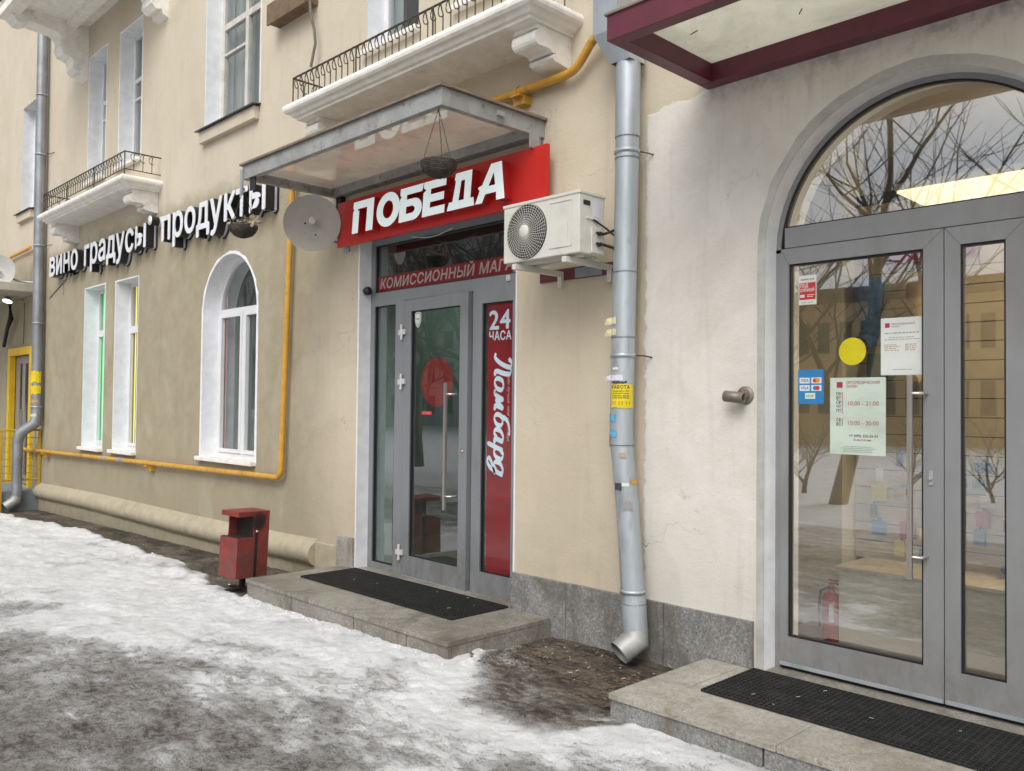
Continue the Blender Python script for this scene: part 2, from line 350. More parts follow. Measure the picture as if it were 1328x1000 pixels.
M['hedge'] = simple('bare_hedge', (.09, .075, .055), .9, 0, var=.4, scale=3)
M['leaf_litter'] = simple('wet_litter', (.10, .07, .045), .7, 0, var=.4, scale=20)
M['butt'] = simple('cigarette_butts', (.50, .44, .35), .8, 0, var=.15)
M['plaque'] = plain('burgundy_interior_sign', (.25, .02, .06), .6)

# ------------------------------------------------------------------ mesh helpers
class MB:
    """collects simple shapes and links them as one mesh object"""
    def __init__(s): s.v = []; s.f = []; s.sm = []
    def add(s, vs, fs, smooth=False):
        o = len(s.v); s.v += [tuple(x) for x in vs]; s.f += [tuple(i + o for i in f) for f in fs]; s.sm += [smooth] * len(fs); return s
    def box(s, x0, x1, y0, y1, z0, z1):
        x0, x1 = min(x0, x1), max(x0, x1); y0, y1 = min(y0, y1), max(y0, y1); z0, z1 = min(z0, z1), max(z0, z1)
        vs = [(x0, y0, z0), (x1, y0, z0), (x1, y1, z0), (x0, y1, z0), (x0, y0, z1), (x1, y0, z1), (x1, y1, z1), (x0, y1, z1)]
        return s.add(vs, [(0, 3, 2, 1), (4, 5, 6, 7), (0, 1, 5, 4), (1, 2, 6, 5), (2, 3, 7, 6), (3, 0, 4, 7)])
    def tube(s, pts, r, n=8, cap=True, smooth=True, radii=None):
        pts = [Vector(p) for p in pts]; k = len(pts); vs = []
        ref = None
        for i, p in enumerate(pts):
            if i == 0: d = (pts[1] - p)
            elif i == k - 1: d = (p - pts[-2])
            else: d = (pts[i + 1] - p).normalized() + (p - pts[i - 1]).normalized()
            if d.length < 1e-9: d = Vector((0, 0, 1))
            d.normalize()
            if ref is None:
                ref = Vector((0, 0, 1)) if abs(d.z) < .9 else Vector((1, 0, 0))
            a = d.cross(ref)
            if a.length < 1e-5: ref = Vector((0, 1, 0)); a = d.cross(ref)
            a.normalize(); b = d.cross(a); ref = b.cross(d) * 1.0 if False else ref
            rr = radii[i] if radii else r
            if 0 < i < k - 1:
                cs = max(.5, (pts[i + 1] - p).normalized().dot(d)); e = 1 / cs
            else: e = 1
            for j in range(n):
                t = 2 * math.pi * j / n
                vs.append(p + a * (math.cos(t) * rr * e) + b * (math.sin(t) * rr * e))
        fs = [(i * n + j, i * n + (j + 1) % n, (i + 1) * n + (j + 1) % n, (i + 1) * n + j) for i in range(k - 1) for j in range(n)]
        s.add(vs, fs, smooth)
        if cap:
            s.add(vs[:n], [tuple(range(n))[::-1]]); s.add(vs[-n:], [tuple(range(n))])
        return s
    def lathe(s, prof, c, axis, n=32, smooth=True):
        """prof: list of (radius, distance along axis)"""
        ax = Vector(axis).normalized(); q = ax.to_track_quat('Z', 'Y'); c = Vector(c); vs = []
        for r, h in prof:
            for j in range(n):
                t = 2 * math.pi * j / n
                vs.append(c + q @ Vector((r * math.cos(t), r * math.sin(t), h)))
        fs = [(i * n + j, i * n + (j + 1) % n, (i + 1) * n + (j + 1) % n, (i + 1) * n + j) for i in range(len(prof) - 1) for j in range(n)]
        return s.add(vs, fs, smooth)
    def prism(s, poly, fn0, fn1, smooth=False):
        """poly of 2-D points, mapped by fn0 and fn1 to the two end caps"""
        n = len(poly); a = [fn0(*p) for p in poly]; b = [fn1(*p) for p in poly]
        tri = tessellate_polygon([[Vector((p[0], p[1], 0)) for p in poly]])
        s.add(a + b, [(i, (i + 1) % n, n + (i + 1) % n, n + i) for i in range(n)], smooth)
        s.add(a, [t for t in tri]); s.add(b, [t[::-1] for t in tri]); return s
    def build(s, name, mat, parent=None, bevel=0, smooth_angle=None):
        me = bpy.data.meshes.new(name); me.from_pydata(s.v, [], s.f)
        me.polygons.foreach_set('use_smooth', s.sm)
        if bevel or True:
            bm = bmesh.new(); bm.from_mesh(me)
            if bevel:
                bmesh.ops.remove_doubles(bm, verts=bm.verts, dist=1e-5)
            bmesh.ops.recalc_face_normals(bm, faces=bm.faces)
            if bevel:
                es = [e for e in bm.edges if len(e.link_faces) == 2 and e.calc_face_angle(0) > .6]
                bmesh.ops.bevel(bm, geom=es, offset=bevel, segments=2, affect='EDGES', profile=.6, clamp_overlap=True)
            bm.to_mesh(me); bm.free()
        me.materials.append(mat); me.update()
        o = bpy.data.objects.new(name, me); col.objects.link(o)
        if parent: o.parent = parent
        return o

def box(*a): return MB().box(*a)

def tag(o, label=None, cat=None, group=None, kind=None):
    if label: o['label'] = label
    if cat: o['category'] = cat
    if group: o['group'] = group
    if kind: o['kind'] = kind
    return o

def empty(name, loc, label=None, cat=None, group=None, parent=None):
    o = bpy.data.objects.new(name, None); col.objects.link(o); o.empty_display_size = .1
    if parent: o.parent = parent
    o.location = loc
    return tag(o, label, cat, group)

def into(root):
    """parts are modelled in world coordinates; attach them to the root's frame"""
    bpy.context.view_layer.update()
    inv = root.matrix_world.inverted()
    for c in root.children: c.matrix_parent_inverse = inv

def twin(src, name=None, parent=None, loc=None):
    c = src.copy(); col.objects.link(c)
    if parent is not None: c.parent = parent
    if loc is not None: c.location = loc
    return c

# ------------------------------------------------------------------ lettering
GL = {}
def collect(chars, offs):
    tmp = []
    for off in offs:
        for ch in sorted(set(chars)):
            for body, key in ((ch, (ch, off)), ('|' + ch + '|', ('w' + ch, off))):
                if ch == ' ' and key[0] == ' ': continue
                c = bpy.data.curves.new('t', 'FONT'); c.body = body; c.size = 1; c.offset = off if key[0] == ch else 0; c.resolution_u = 3
                o = bpy.data.objects.new('t', c); col.objects.link(o); tmp.append((key, o, c))
    c = bpy.data.curves.new('t', 'FONT'); c.body = '||'; c.size = 1
    o = bpy.data.objects.new('t', c); col.objects.link(o); tmp.append((('w', 0), o, c))
    bpy.context.view_layer.update(); dg = bpy.context.evaluated_depsgraph_get()
    res = {}
    for key, o, c in tmp:
        me = bpy.data.meshes.new_from_object(o.evaluated_get(dg))
        vs = [(v.co.x, v.co.y) for v in me.vertices]; fs = [tuple(p.vertices) for p in me.polygons]
        res[key] = (vs, fs); bpy.data.meshes.remove(me)
    for key, o, c in tmp:
        bpy.data.objects.remove(o); bpy.data.curves.remove(c)
    ext = lambda vs: max(v[0] for v in vs) - min(v[0] for v in vs)
    w0 = ext(res[('w', 0)][0])
    for key, (vs, fs) in res.items():
        if key[0].startswith('w') and len(key[0]) == 2: GL[key] = ext(vs) - w0
        elif key[0] != 'w': GL[key] = (vs, fs)
collect('абвгдежзийклмнопрстуфхцчшщыьэюяАБВГДЕЖЗИЙКЛМНОПРСТУФХЦЧШЩЫЬЭЮЯVISA0123456789:-+().,', (0,))

def text_geo(s, size=1, shear=0, track=0, sx=1):
    """list of (verts2d, faces, x0) per letter, plus total width"""
    x = 0; outp = []
    for ch in s:
        if ch != ' ':
            vs, fs = GL[(ch, 0)]
            outp.append(([((x + vx * sx + shear * vy) * size, vy * size) for vx, vy in vs], fs, ch))
            x += GL[('w' + ch, 0)] * sx + track
        else: x += .3 * sx + track
    return outp, x * size

def boundary(fs):
    cnt = {}
    for f in fs:
        for i in range(len(f)):
            e = (f[i], f[(i + 1) % len(f)]); k = (min(e), max(e)); cnt.setdefault(k, []).append(e)
    return [v[0] for v in cnt.values() if len(v) == 1]

BOLD = [(0, 0), (-1, 0), (1, 0), (0, 1), (0, -1)]
def flat_text(mb, s, size, fn, off=.012, shear=0, track=0, width=None, sx=1, depth=0):
    """fn(u, v, d) -> 3-D point; width squeezes the line to a given length"""
    g, w = text_geo(s, size, shear, track, sx)
    k = width / w if width else 1
    for i, (du, dv) in enumerate(BOLD if off > .007 else BOLD[:1]):     # heavier strokes: overlaid copies, each a hair prouder
        for vs, fs, ch in g:
            extr(mb, [(a * k + du * off * size, b + dv * off * size) for a, b in vs], fs, lambda u, v, d, i=i: fn(u, v, d + i * .00008), depth)
    return w * k

def extr(mb, vs, fs, fn, depth):
    f = [fn(a, b, depth) for a, b in vs]
    mb.add(f, fs)
    if depth:
        n = len(vs); bk = [fn(a, b, 0) for a, b in vs]
        mb.add(f + bk, [(a, b, b + n, a + n) for a, b in boundary(fs)])

def on_wall(x, y, z):
    return lambda u, v, d: (x + u, y - d, z + v)

# ------------------------------------------------------------------ ground
def fbm(x, y, seed, octs=5, rough=.55):
    rs = np.random.RandomState(seed); out_ = np.zeros_like(x); amp = 1; tot = 0
    for o in range(octs):
        g = rs.rand(256, 256); xf = x * 2 ** o; yf = y * 2 ** o
        xi = np.floor(xf).astype(int); yi = np.floor(yf).astype(int); fx = xf - xi; fy = yf - yi
        fx = fx * fx * (3 - 2 * fx); fy = fy * fy * (3 - 2 * fy)
        a = g[xi % 256, yi % 256]; b = g[(xi + 1) % 256, yi % 256]; c = g[xi % 256, (yi + 1) % 256]; d = g[(xi + 1) % 256, (yi + 1) % 256]
        out_ += amp * ((a * (1 - fx) + b * fx) * (1 - fy) + (c * (1 - fx) + d * fx) * fy); tot += amp; amp *= rough
    return out_ / tot

def slope(X): return np.where(X < -4, .0195 * (np.maximum(X, -30) + 4), 0.0)

def build_ground():
    xs = np.unique(np.concatenate([np.arange(-20, -9, .045), np.arange(-9, 2.0, .022), [2.0]])); ys = np.concatenate([np.arange(-5.2, -0.001, .024), [0.0, 0.06]])
    X, Y = np.meshgrid(xs, ys, indexing='ij')
    bx = [-20, -16, -14.1, -12.3, -9.5, -8.1, -7.3, -6.95, -6.9, -4.25, -4.1, -3.85, -3.6, -3.42, -2.95, -2.7, 2]
    by = [-.72, -.68, -.52, -.42, -.55, -.74, -.98, -1.0, -.5, -.5, -.62, -.72, -.98, -1.06, -1.06, -.5, -.5]
    edge = np.interp(X, bx, by) + (fbm(X * 2.2 + 50, Y * 2.2 + 50, 3, 4) - .5) * .30
    d = edge - Y                                    # metres outward from the bare strip
    n = fbm(X * .9 + 80, Y * 1.3 + 40, 5, 6, .6); n2 = fbm(X * 3.2 + 30, Y * 4.2 + 70, 8, 5, .62)
    rise = np.clip(d / np.interp(X, [-20, -4.3, -3.9, 2], [.11, .11, .5, .4]), 0, 1); rise = rise * rise * (3 - 2 * rise)
    # trodden grey ice further out
    fade_start = np.interp(X, [-20, -12, -7, -4, -2, 2], [2.2, 1.8, 1.2, .75, .45, .4])
    fade_len = np.interp(X, [-20, -12, -7, -4, -2, 2], [2.4, 2.1, 2.0, 1.7, 1.1, .9])
    body = .99 - .70 * np.clip((d - fade_start) / fade_len, 0, 1)
    cover = rise * (body + (n - .5) * .72 + (n2 - .5) * .5)
    frost = np.exp(-(np.maximum(-d, 0) / np.where(X > -4.3, .34, .06)) ** 1.1)
    cover = np.where(d < 0, -.40 + .25 * n + 1.0 * frost * (n2 * 1.3), np.maximum(cover, 0.35 * n2))
    cover = np.clip(cover, -.4, 1.15)
    lump = fbm(X * 6 + 11, Y * 6 + 9, 12, 4)
    thick = np.interp(X, [-20, -4.4, -3.8, 2], [1, 1, .35, .3])
    Zz = slope(X) + .030 * thick * rise * np.clip(body + .1, .35, 1) + .030 * (n2 - .5) * rise + .018 * (lump - .5) * rise
    Zz += np.exp(-((d - .16) / .13) ** 2) * .028 * np.where(X < -4.1, 1, .12) * (0.5 + lump)
    fine = fbm(X * 17 + 5, Y * 21 + 3, 31, 3)
    Zz += .006 * (lump - .5) + (.008 * rise + .012) * (fine - .5)
    near_wall = np.clip((Y + .25) / .25, 0, 1); Zz += .02 * near_wall * (fbm(X * 3, Y * 3 + 5, 21, 4) - .2)
    edge_fade = np.clip((Y + 5.2) / .3, 0, 1) * np.clip((2 - X) / .3, 0, 1) * np.clip((X + 20) / .3, 0, 1)
    base = slope(X); Zz = base + (Zz - base) * edge_fade
    nx, ny = X.shape
    V = np.stack([X, Y, Zz], -1).reshape(-1, 3)
    idx = np.arange(nx * ny).reshape(nx, ny)
    F = np.stack([idx[:-1, :-1], idx[1:, :-1], idx[1:, 1:], idx[:-1, 1:]], -1).reshape(-1, 4)
    # outer ring to the horizon, joined edge to edge with the fine patch
    verts = V.tolist(); faces = F.tolist(); cov = cover.reshape(-1).tolist()
    far = 260
    gx = np.unique(np.concatenate([[-far, -80, -45, -30], xs[::18], [xs[-1]], [12, 40, far]]))
    def strip(xa, y_hi, y_lo, c):
        o = len(verts)
        for x in xa:
            for y in (y_hi, y_lo):
                verts.append([float(x), y, float(slope(np.array(x)))]); cov.append(c)
        for i in range(len(xa) - 1):
            faces.append([o + 2 * i, o + 2 * i + 1, o + 2 * i + 3, o + 2 * i + 2])
    allx = np.unique(np.concatenate([[-far, -80, -45, -30], xs, [12, 40, far]]))
    strip(allx, -5.2, -7.0, .62); strip(allx, -7.0, -13.0, 1.1); strip(allx, -13.0, -22.0, .85); strip(allx, -22, -far, .8)
    strip([-far, -80, -45, -30, -20], .06, -5.2, .6); strip([2.0, 12, 40, far], .06, -5.2, .5)
    strip([-far, -80, -45, -30, -24.6], far, .06, .6); strip([8.6, 40, far], far, .06, .6)
    me = bpy.data.meshes.new('ground'); me.from_pydata(verts, [], faces)
    at = me.attributes.new('cover', 'FLOAT', 'POINT'); at.data.foreach_set('value', cov)
    me.polygons.foreach_set('use_smooth', [True] * len(me.polygons)); me.materials.append(M['ground']); me.update()
    o = bpy.data.objects.new('ground', me); col.objects.link(o)
    tag(o, kind='structure')
    def height(x, y):
        i = int(np.clip(np.searchsorted(xs, x), 0, nx - 1)); j = int(np.clip(np.searchsorted(ys, y), 0, ny - 1)); return float(Zz[i, j])
    return height
ground_z = build_ground()

# ------------------------------------------------------------------ the building: facade sheet with real openings
def rect(x0, x1, z0, z1): return [(x0, z0), (x1, z0), (x1, z1), (x0, z1)]
def arch(x0, x1, z0, zs, n=28):
    c = (x0 + x1) / 2; r = (x1 - x0) / 2
    return [(x0, z0), (x1, z0)] + [(c + r * math.cos(math.pi * i / n), zs + r * math.sin(math.pi * i / n)) for i in range(n + 1)]

bld = empty('apartment_building', (-8, 0, 0), 'beige plastered apartment building with two ground floor shop entrances and small balconies', 'building')

OPEN = {
 'W0': rect(-18.0, -17.15, 5.19, 7.17), 'W1': rect(-14.36, -13.59, 5.08, 7.10), 'W2': rect(-13.04, -12.20, 5.08, 7.10),
 'W3': rect(-10.15, -8.78, 5.03, 7.35), 'W4': rect(-6.70, -5.92, 4.97, 7.05), 'W5': rect(-5.39, -4.62, 4.97, 7.05),
 'G1': rect(-14.34, -13.46, .94, 3.42), 'G2': rect(-13.02, -12.17, .95, 3.41), 'G3': arch(-10.10, -8.755, 1.0, 2.725),
 'DL': rect(-6.765, -4.665, .115, 3.22), 'DR': arch(-2.565, -.875, .115, 2.595), 'YD': rect(-18.40, -16.98, .10, 2.64),
}
WALL_T = .42
def sheet(mb, outer, holes, y):
    loops = [[Vector((x, z, 0)) for x, z in outer]] + [[Vector((x, z, 0)) for x, z in h[::-1]] for h in holes]
    pts = [(p.x, y, p.y) for lp in loops for p in lp]
    mb.add(pts, [tuple(t) for t in tessellate_polygon(loops)])
w = MB(); sheet(w, rect(-24.6, 8.6, -1.2, 12.5), list(OPEN.values()), 0)
w.build('wall', M['facade'], bld)
b = MB(); b.add([(-24.6, 0, -1.2), (-24.6, 11, -1.2), (-24.6, 11, 12.5), (-24.6, 0, 12.5)], [(0, 1, 2, 3)])
b.add([(8.6, 0, -1.2), (8.6, 11, -1.2), (8.6, 11, 12.5), (8.6, 0, 12.5)], [(0, 1, 2, 3)])
b.add([(-24.6, 11, -1.2), (8.6, 11, -1.2), (8.6, 11, 12.5), (-24.6, 11, 12.5)], [(0, 1, 2, 3)])
b.build('side_wall', M['concrete'], bld)
box(-25, 9, -.45, 11.4, 12.5, 12.75).build('roof', M['tin'], bld)

def reveal(key, mat, name='reveal', y1=WALL_T, y0=0.0):
    lp = OPEN[key]; n = len(lp); mb = MB()
    vs = [(x, y0, z) for x, z in lp] + [(x, y1, z) for x, z in lp]
    mb.add(vs, [(i, (i + 1) % n, n + (i + 1) % n, n + i) for i in range(n)])
    return mb.build(name, mat, bld)
for k in OPEN:
    reveal(k, M['grey_reveal'] if k in ('YD',) else M['reveal'])
# painted bands that lap a few centimetres round the openings onto the wall
def band(key, wd, mat, skip_bottom=True, wob=.006, proud=.004):
    lp = OPEN[key]; cx = sum(p[0] for p in lp) / len(lp); n = len(lp); pts_in = list(lp); mb = MB()
    x0 = min(p[0] for p in lp); x1 = max(p[0] for p in lp)
    outl = []
    for i, (x, z) in enumerate(lp):
        px, pz = lp[i - 1]; qx, qz = lp[(i + 1) % n]
        dx, dz = qx - px, qz - pz; L = math.hypot(dx, dz) or 1
        nxx, nz = dz / L, -dx / L
        if n == 4: nxx = -1 if x == x0 else 1; nz = (-1 if z == min(p[1] for p in lp) else 1)
        elif i == 0: nxx, nz = -1, 0
        elif i == 1: nxx, nz = 1, 0
        k = wd + random.uniform(-wob, wob)
        outl.append((x + nxx * k, z + nz * k if not (skip_bottom and z == lp[0][1]) else z))
    vs = [(x, -proud, z) for x, z in pts_in] + [(x, -proud, z) for x, z in outl] + [(x, 0, z) for x, z in pts_in] + [(x, .0, z) for x, z in outl]
    fs = []
    for i in range(n):
        if skip_bottom and i == 0: continue
        j = (i + 1) % n
        fs += [(i, j, n + j, n + i), (n + i, n + j, 3 * n + j, 3 * n + i), (i, j, 2 * n + j, 2 * n + i)]
    mb.add(vs, fs); return mb.build('painted_surround', mat, bld)
for k in ('G1', 'G2', 'W1', 'W2'): band(k, .02, M['reveal'])
band('G3', .035, M['reveal'], wob=.012); band('DL', .012, M['reveal']); band('DR', .055, M['grey_reveal'], wob=.008)
band('W3', .015, M['reveal'])

def room(key, depth, wallm, floorm=None, ceilm=None, ext=(0, 0, 0), back=None, name='room'):
    """closed room behind an opening; ext widens it left, right, up"""
    lp = OPEN[key]; x0 = min(p[0] for p in lp); x1 = max(p[0] for p in lp); z0 = min(p[1] for p in lp); z1 = max(p[1] for p in lp)
    X0, X1, Z1 = x0 - ext[0], x1 + ext[1], z1 + ext[2]; y0 = WALL_T; y1 = y0 + depth
    mb = MB()
    if any(ext): sheet(mb, rect(X0, X1, z0 - .001, Z1), [lp], y0)
    elif len(lp) > 4: sheet(mb, rect(X0 - .01, X1 + .01, z0 - .01, Z1 + .01), [lp], y0); X0 -= .01; X1 += .01; Z1 += .01
    mb.add([(X0, y0, z0), (X0, y1, z0), (X0, y1, Z1), (X0, y0, Z1)], [(0, 1, 2, 3)])
    mb.add([(X1, y0, z0), (X1, y1, z0), (X1, y1, Z1), (X1, y0, Z1)], [(0, 1, 2, 3)])
    mb.add([(X0, y1, z0), (X1, y1, z0), (X1, y1, Z1), (X0, y1, Z1)], [(0, 1, 2, 3)])
    mb.build('interior_wall', wallm, bld)
    MB().add([(X0, y0, z0), (X1, y0, z0), (X1, y1, z0), (X0, y1, z0)], [(0, 1, 2, 3)]).build('interior_floor', floorm or wallm, bld)
    MB().add([(X0, y0, Z1), (X1, y0, Z1), (X1, y1, Z1), (X0, y1, Z1)], [(0, 1, 2, 3)]).build('interior_ceiling', ceilm or wallm, bld)
for k in ('W0', 'W1', 'W2', 'W3', 'W4', 'W5', 'YD'): room(k, 1.6, M['flat_dark'])
for k in ('G1', 'G2', 'G3'): room(k, 1.2, M['curtain'])
room('DL', 3.4, M['dark_room'], M['room_floor'], M['dark_room'], (1.2, .35, .25))
room('DR', 3.6, M['cream_room'], M['room_floor'], M['room_ceiling'], (.55, 1.2, .12))

# ------------------------------------------------------------------ windows
def window(key, frame_m, bars_x=(), bars_z=(), fw_=.055, y=.20, sill='white', glassm=None, sub_leaf=(), curtain=None):
    lp = OPEN[key]; x0 = min(p[0] for p in lp); x1 = max(p[0] for p in lp); z0 = min(p[1] for p in lp); z1 = max(p[1] for p in lp)
    f = MB(); n = len(lp)
    if n > 4:
        c = (x0 + x1) / 2; r = (x1 - x0) / 2; zs = z1 - r; inner = arch(x0 + fw_, x1 - fw_, z0 + fw_, zs)
    else: inner = rect(x0 + fw_, x1 - fw_, z0 + fw_, z1 - fw_)
    vs = [(px, y, pz) for px, pz in lp] + [(px, y, pz) for px, pz in inner] + [(px, y + .06, pz) for px, pz in lp] + [(px, y + .06, pz) for px, pz in inner]
    fs = []
    for i in range(n):
        j = (i + 1) % n; fs += [(i, j, n + j, n + i), (n + i, n + j, 3 * n + j, 3 * n + i), (2 * n + i, 2 * n + j, 3 * n + j, 3 * n + i)]
    f.add(vs, fs)
    for bx, bw, za, zb in bars_x: f.box(bx - bw / 2, bx + bw / 2, y + .002, y + .058, za if za is not None else z0 + fw_ * .9, zb if zb is not None else z1 - fw_ * .9)
    for bz, bw, xa, xb in bars_z: f.box(xa if xa is not None else x0 + fw_ * .9, xb if xb is not None else x1 - fw_ * .9, y + .004, y + .056, bz - bw / 2, bz + bw / 2)
    for (a0, a1, c0, c1) in sub_leaf:        # opening sashes, a step proud of the frame
        t_ = .045
        for q in ((a0, a1, c0, c0 + t_), (a0, a1, c1 - t_, c1), (a0, a0 + t_, c0 + t_, c1 - t_), (a1 - t_, a1, c0 + t_, c1 - t_)):
            f.box(q[0], q[1], y - .014, y + .03, q[2], q[3])
    fo = f.build('window', frame_m, bld)
    g = MB(); loop = [Vector((px, pz, 0)) for px, pz in inner]
    g.add([(px, y + .03, pz) for px, pz in inner], [tuple(t) for t in tessellate_polygon([loop])])
    po = g.build('pane', glassm or M['glass_w'], fo)
    if sill == 'white': MB().box(x0 - .035, x1 + .035, -.07, y, z0 - .035, z0 + .012).build('sill', M['stucco'], fo, .006)
    elif sill == 'tin':
        s_ = MB().add([(x0 - .06, -.11, z0 - .045), (x1 + .04, -.11, z0 - .045), (x1 + .04, y, z0 + .015), (x0 - .06, y, z0 + .015),
                       (x0 - .06, -.11, z0 - .06), (x1 + .04, -.11, z0 - .06), (x1 + .04, y, z0 - .0), (x0 - .06, y, z0 - .0)],
                      [(0, 1, 2, 3), (4, 7, 6, 5), (0, 4, 5, 1), (1, 5, 6, 2), (3, 7, 4, 0)])
        s_.build('sill', M['tin'], fo)
        MB().box(x0 - .02, x1 + .0, -.07, 0.001, z0 - .20, z0 - .055).build('sill_ledge', M['facade'], fo, .008)
    if curtain:
        cu = MB(); nn = int((x1 - x0) / .03); zz = [z0 + .02, z1 - .02]
        vs = [(x0 + (x1 - x0) * i / nn, y + .16 + .018 * math.sin(i * 1.9) + .012 * math.sin(i * .7), z) for z in zz for i in range(nn + 1)]
        vs = vs if curtain != 'half' else [(min(v[0], x0 + (x1 - x0) * .62), v[1], v[2]) for v in vs]
        cu.add(vs, [(i, i + 1, nn + 2 + i, nn + 1 + i) for i in range(nn)], True).build('curtain', M['curtain'], fo)
    return fo
for k, xa, xb in (('W0', -18.0, -17.15), ('W1', -14.36, -13.59), ('W2', -13.04, -12.20)):
    window(k, M['pvc'], (), ((6.42, .06, None, None), (6.14, .03, None, None)), sill='tin' if k == 'W0' else 'white', curtain='full' if k != 'W0' else None)
window('W3', M['old_frame'], ((-9.50, .075, None, None),), ((6.33, .075, None, None), (5.98, .03, -10.1, -9.53)), .07, sill='tin', curtain='half')
window('W4', M['pvc'], (), ((6.4, .06, None, None),), curtain=None); window('W5', M['pvc'], (), ((6.4, .06, None, None),))
g1 = window('G1', M['pvc'], (), ((2.75, .06, None, None),), sub_leaf=((-14.29, -13.51, 1.0, 2.72),))
g2 = window('G2', M['pvc'], (), ((2.74, .06, None, None),), sub_leaf=((-12.97, -12.22, 1.01, 2.71),))
g3 = window('G3', M['pvc'], ((-9.44, .06, 1.05, 2.77),), ((2.77, .06, None, None),), sub_leaf=((-10.04, -9.47, 1.06, 2.74), (-9.41, -8.82, 1.06, 2.74)))
box(-14.235, -14.15, .244, .25, 1.02, 3.36).build('neon_strip', M['neon_g'], g1)['label'] = 'green light strip behind the glass'
box(-12.90, -12.872, .244, .25, 1.02, 3.36).build('neon_strip', M['neon_y'], g2)['label'] = 'yellow light strip behind the glass'
MB().box(-9.968, -9.958, .240, .243, 1.1, 2.95).build('neon_strip', M['neon_r'], g3)['label'] = 'thin red light strip behind the glass'

# ------------------------------------------------------------------ plinth slabs and base moulding
def slab(x0, x1, z0, z1, mat=None, y=-.028):
    return box(x0 + .002, x1 - .002, y, .0005, z0, z1).build('plinth_slab', mat or M['granite'], bld, .004)
slab(-4.66, -4.10, -.2, .402); slab(-4.10, -3.26, -.2, .404, M['granite']); slab(-3.26, -2.625, -.2, .403, M['granite'])
slab(-7.05, -6.785, -.2, .405, M['granite_pale'])
slab(-.82, .35, -.2, .403); slab(.35, 1.6, -.2, .403); slab(1.6, 3.0, -.2, .403)
prof = [(0, .345), (-.022, .325), (-.055, .30), (-.088, .265), (-.108, .225), (-.112, .185), (-.102, .145), (-.078, .11), (-.05, .09), (-.032, .078), (-.026, .05), (-.026, -.6), (0, -.6)]
mm = MB(); NX = 60
xs_ = [-16.55 + (9.12) * i / NX for i in range(NX + 1)]
vs = []; rnd = random.Random(3)
for i, x in enumerate(xs_):
    wv = rnd.uniform(-.004, .004); dz = .012 * math.sin(x * .8) + float(slope(np.array(x))) * .45
    for (y, z) in prof: vs.append((x, y + (wv if y < 0 else 0), z + dz if z > -.5 else z))
npf = len(prof)
mm.add(vs, [(i * npf + j, i * npf + j + 1, (i + 1) * npf + j + 1, (i + 1) * npf + j) for i in range(NX) for j in range(npf - 1)], True)
mm.add(vs[-npf:], [tuple(range(npf))]); mm.add(vs[:npf], [tuple(range(npf))[::-1]])
mm.build('base_moulding', M['moulding'], bld)
box(-7.43, -7.052, -.035, .0005, -.3, .30).build('base_block', M['moulding'], bld, .01)

# ------------------------------------------------------------------ balconies
def scroll_bracket(x0, x1, zt, d, h, parent, name='bracket'):
    """stepped scroll bracket under a slab; profile in (depth, height)"""
    P = [(0, 0), (-d, 0), (-d, -.10 * h), (-d * 1.04, -.16 * h)]
    for a in range(100, -91, -25):
        P.append((-d * .92 - .14 * d * math.cos(R(a)) * 1.0, -.40 * h + .24 * h * math.sin(R(a))))
    P += [(-d * .78, -.62 * h), (-d * .60, -.63 * h), (-d * .56, -.70 * h)]
    for a in range(80, -91, -34):
        P.append((-d * .42 - .13 * d * math.cos(R(a)), -.82 * h + .12 * h * math.sin(R(a))))
    P += [(-d * .30, -.96 * h), (-d * .12, -h), (0, -h)]
    mb = MB().prism(P, lambda a, b: (x0, a, zt + b), lambda a, b: (x1, a, zt + b))
    return mb.build(name, M['stucco'], parent)

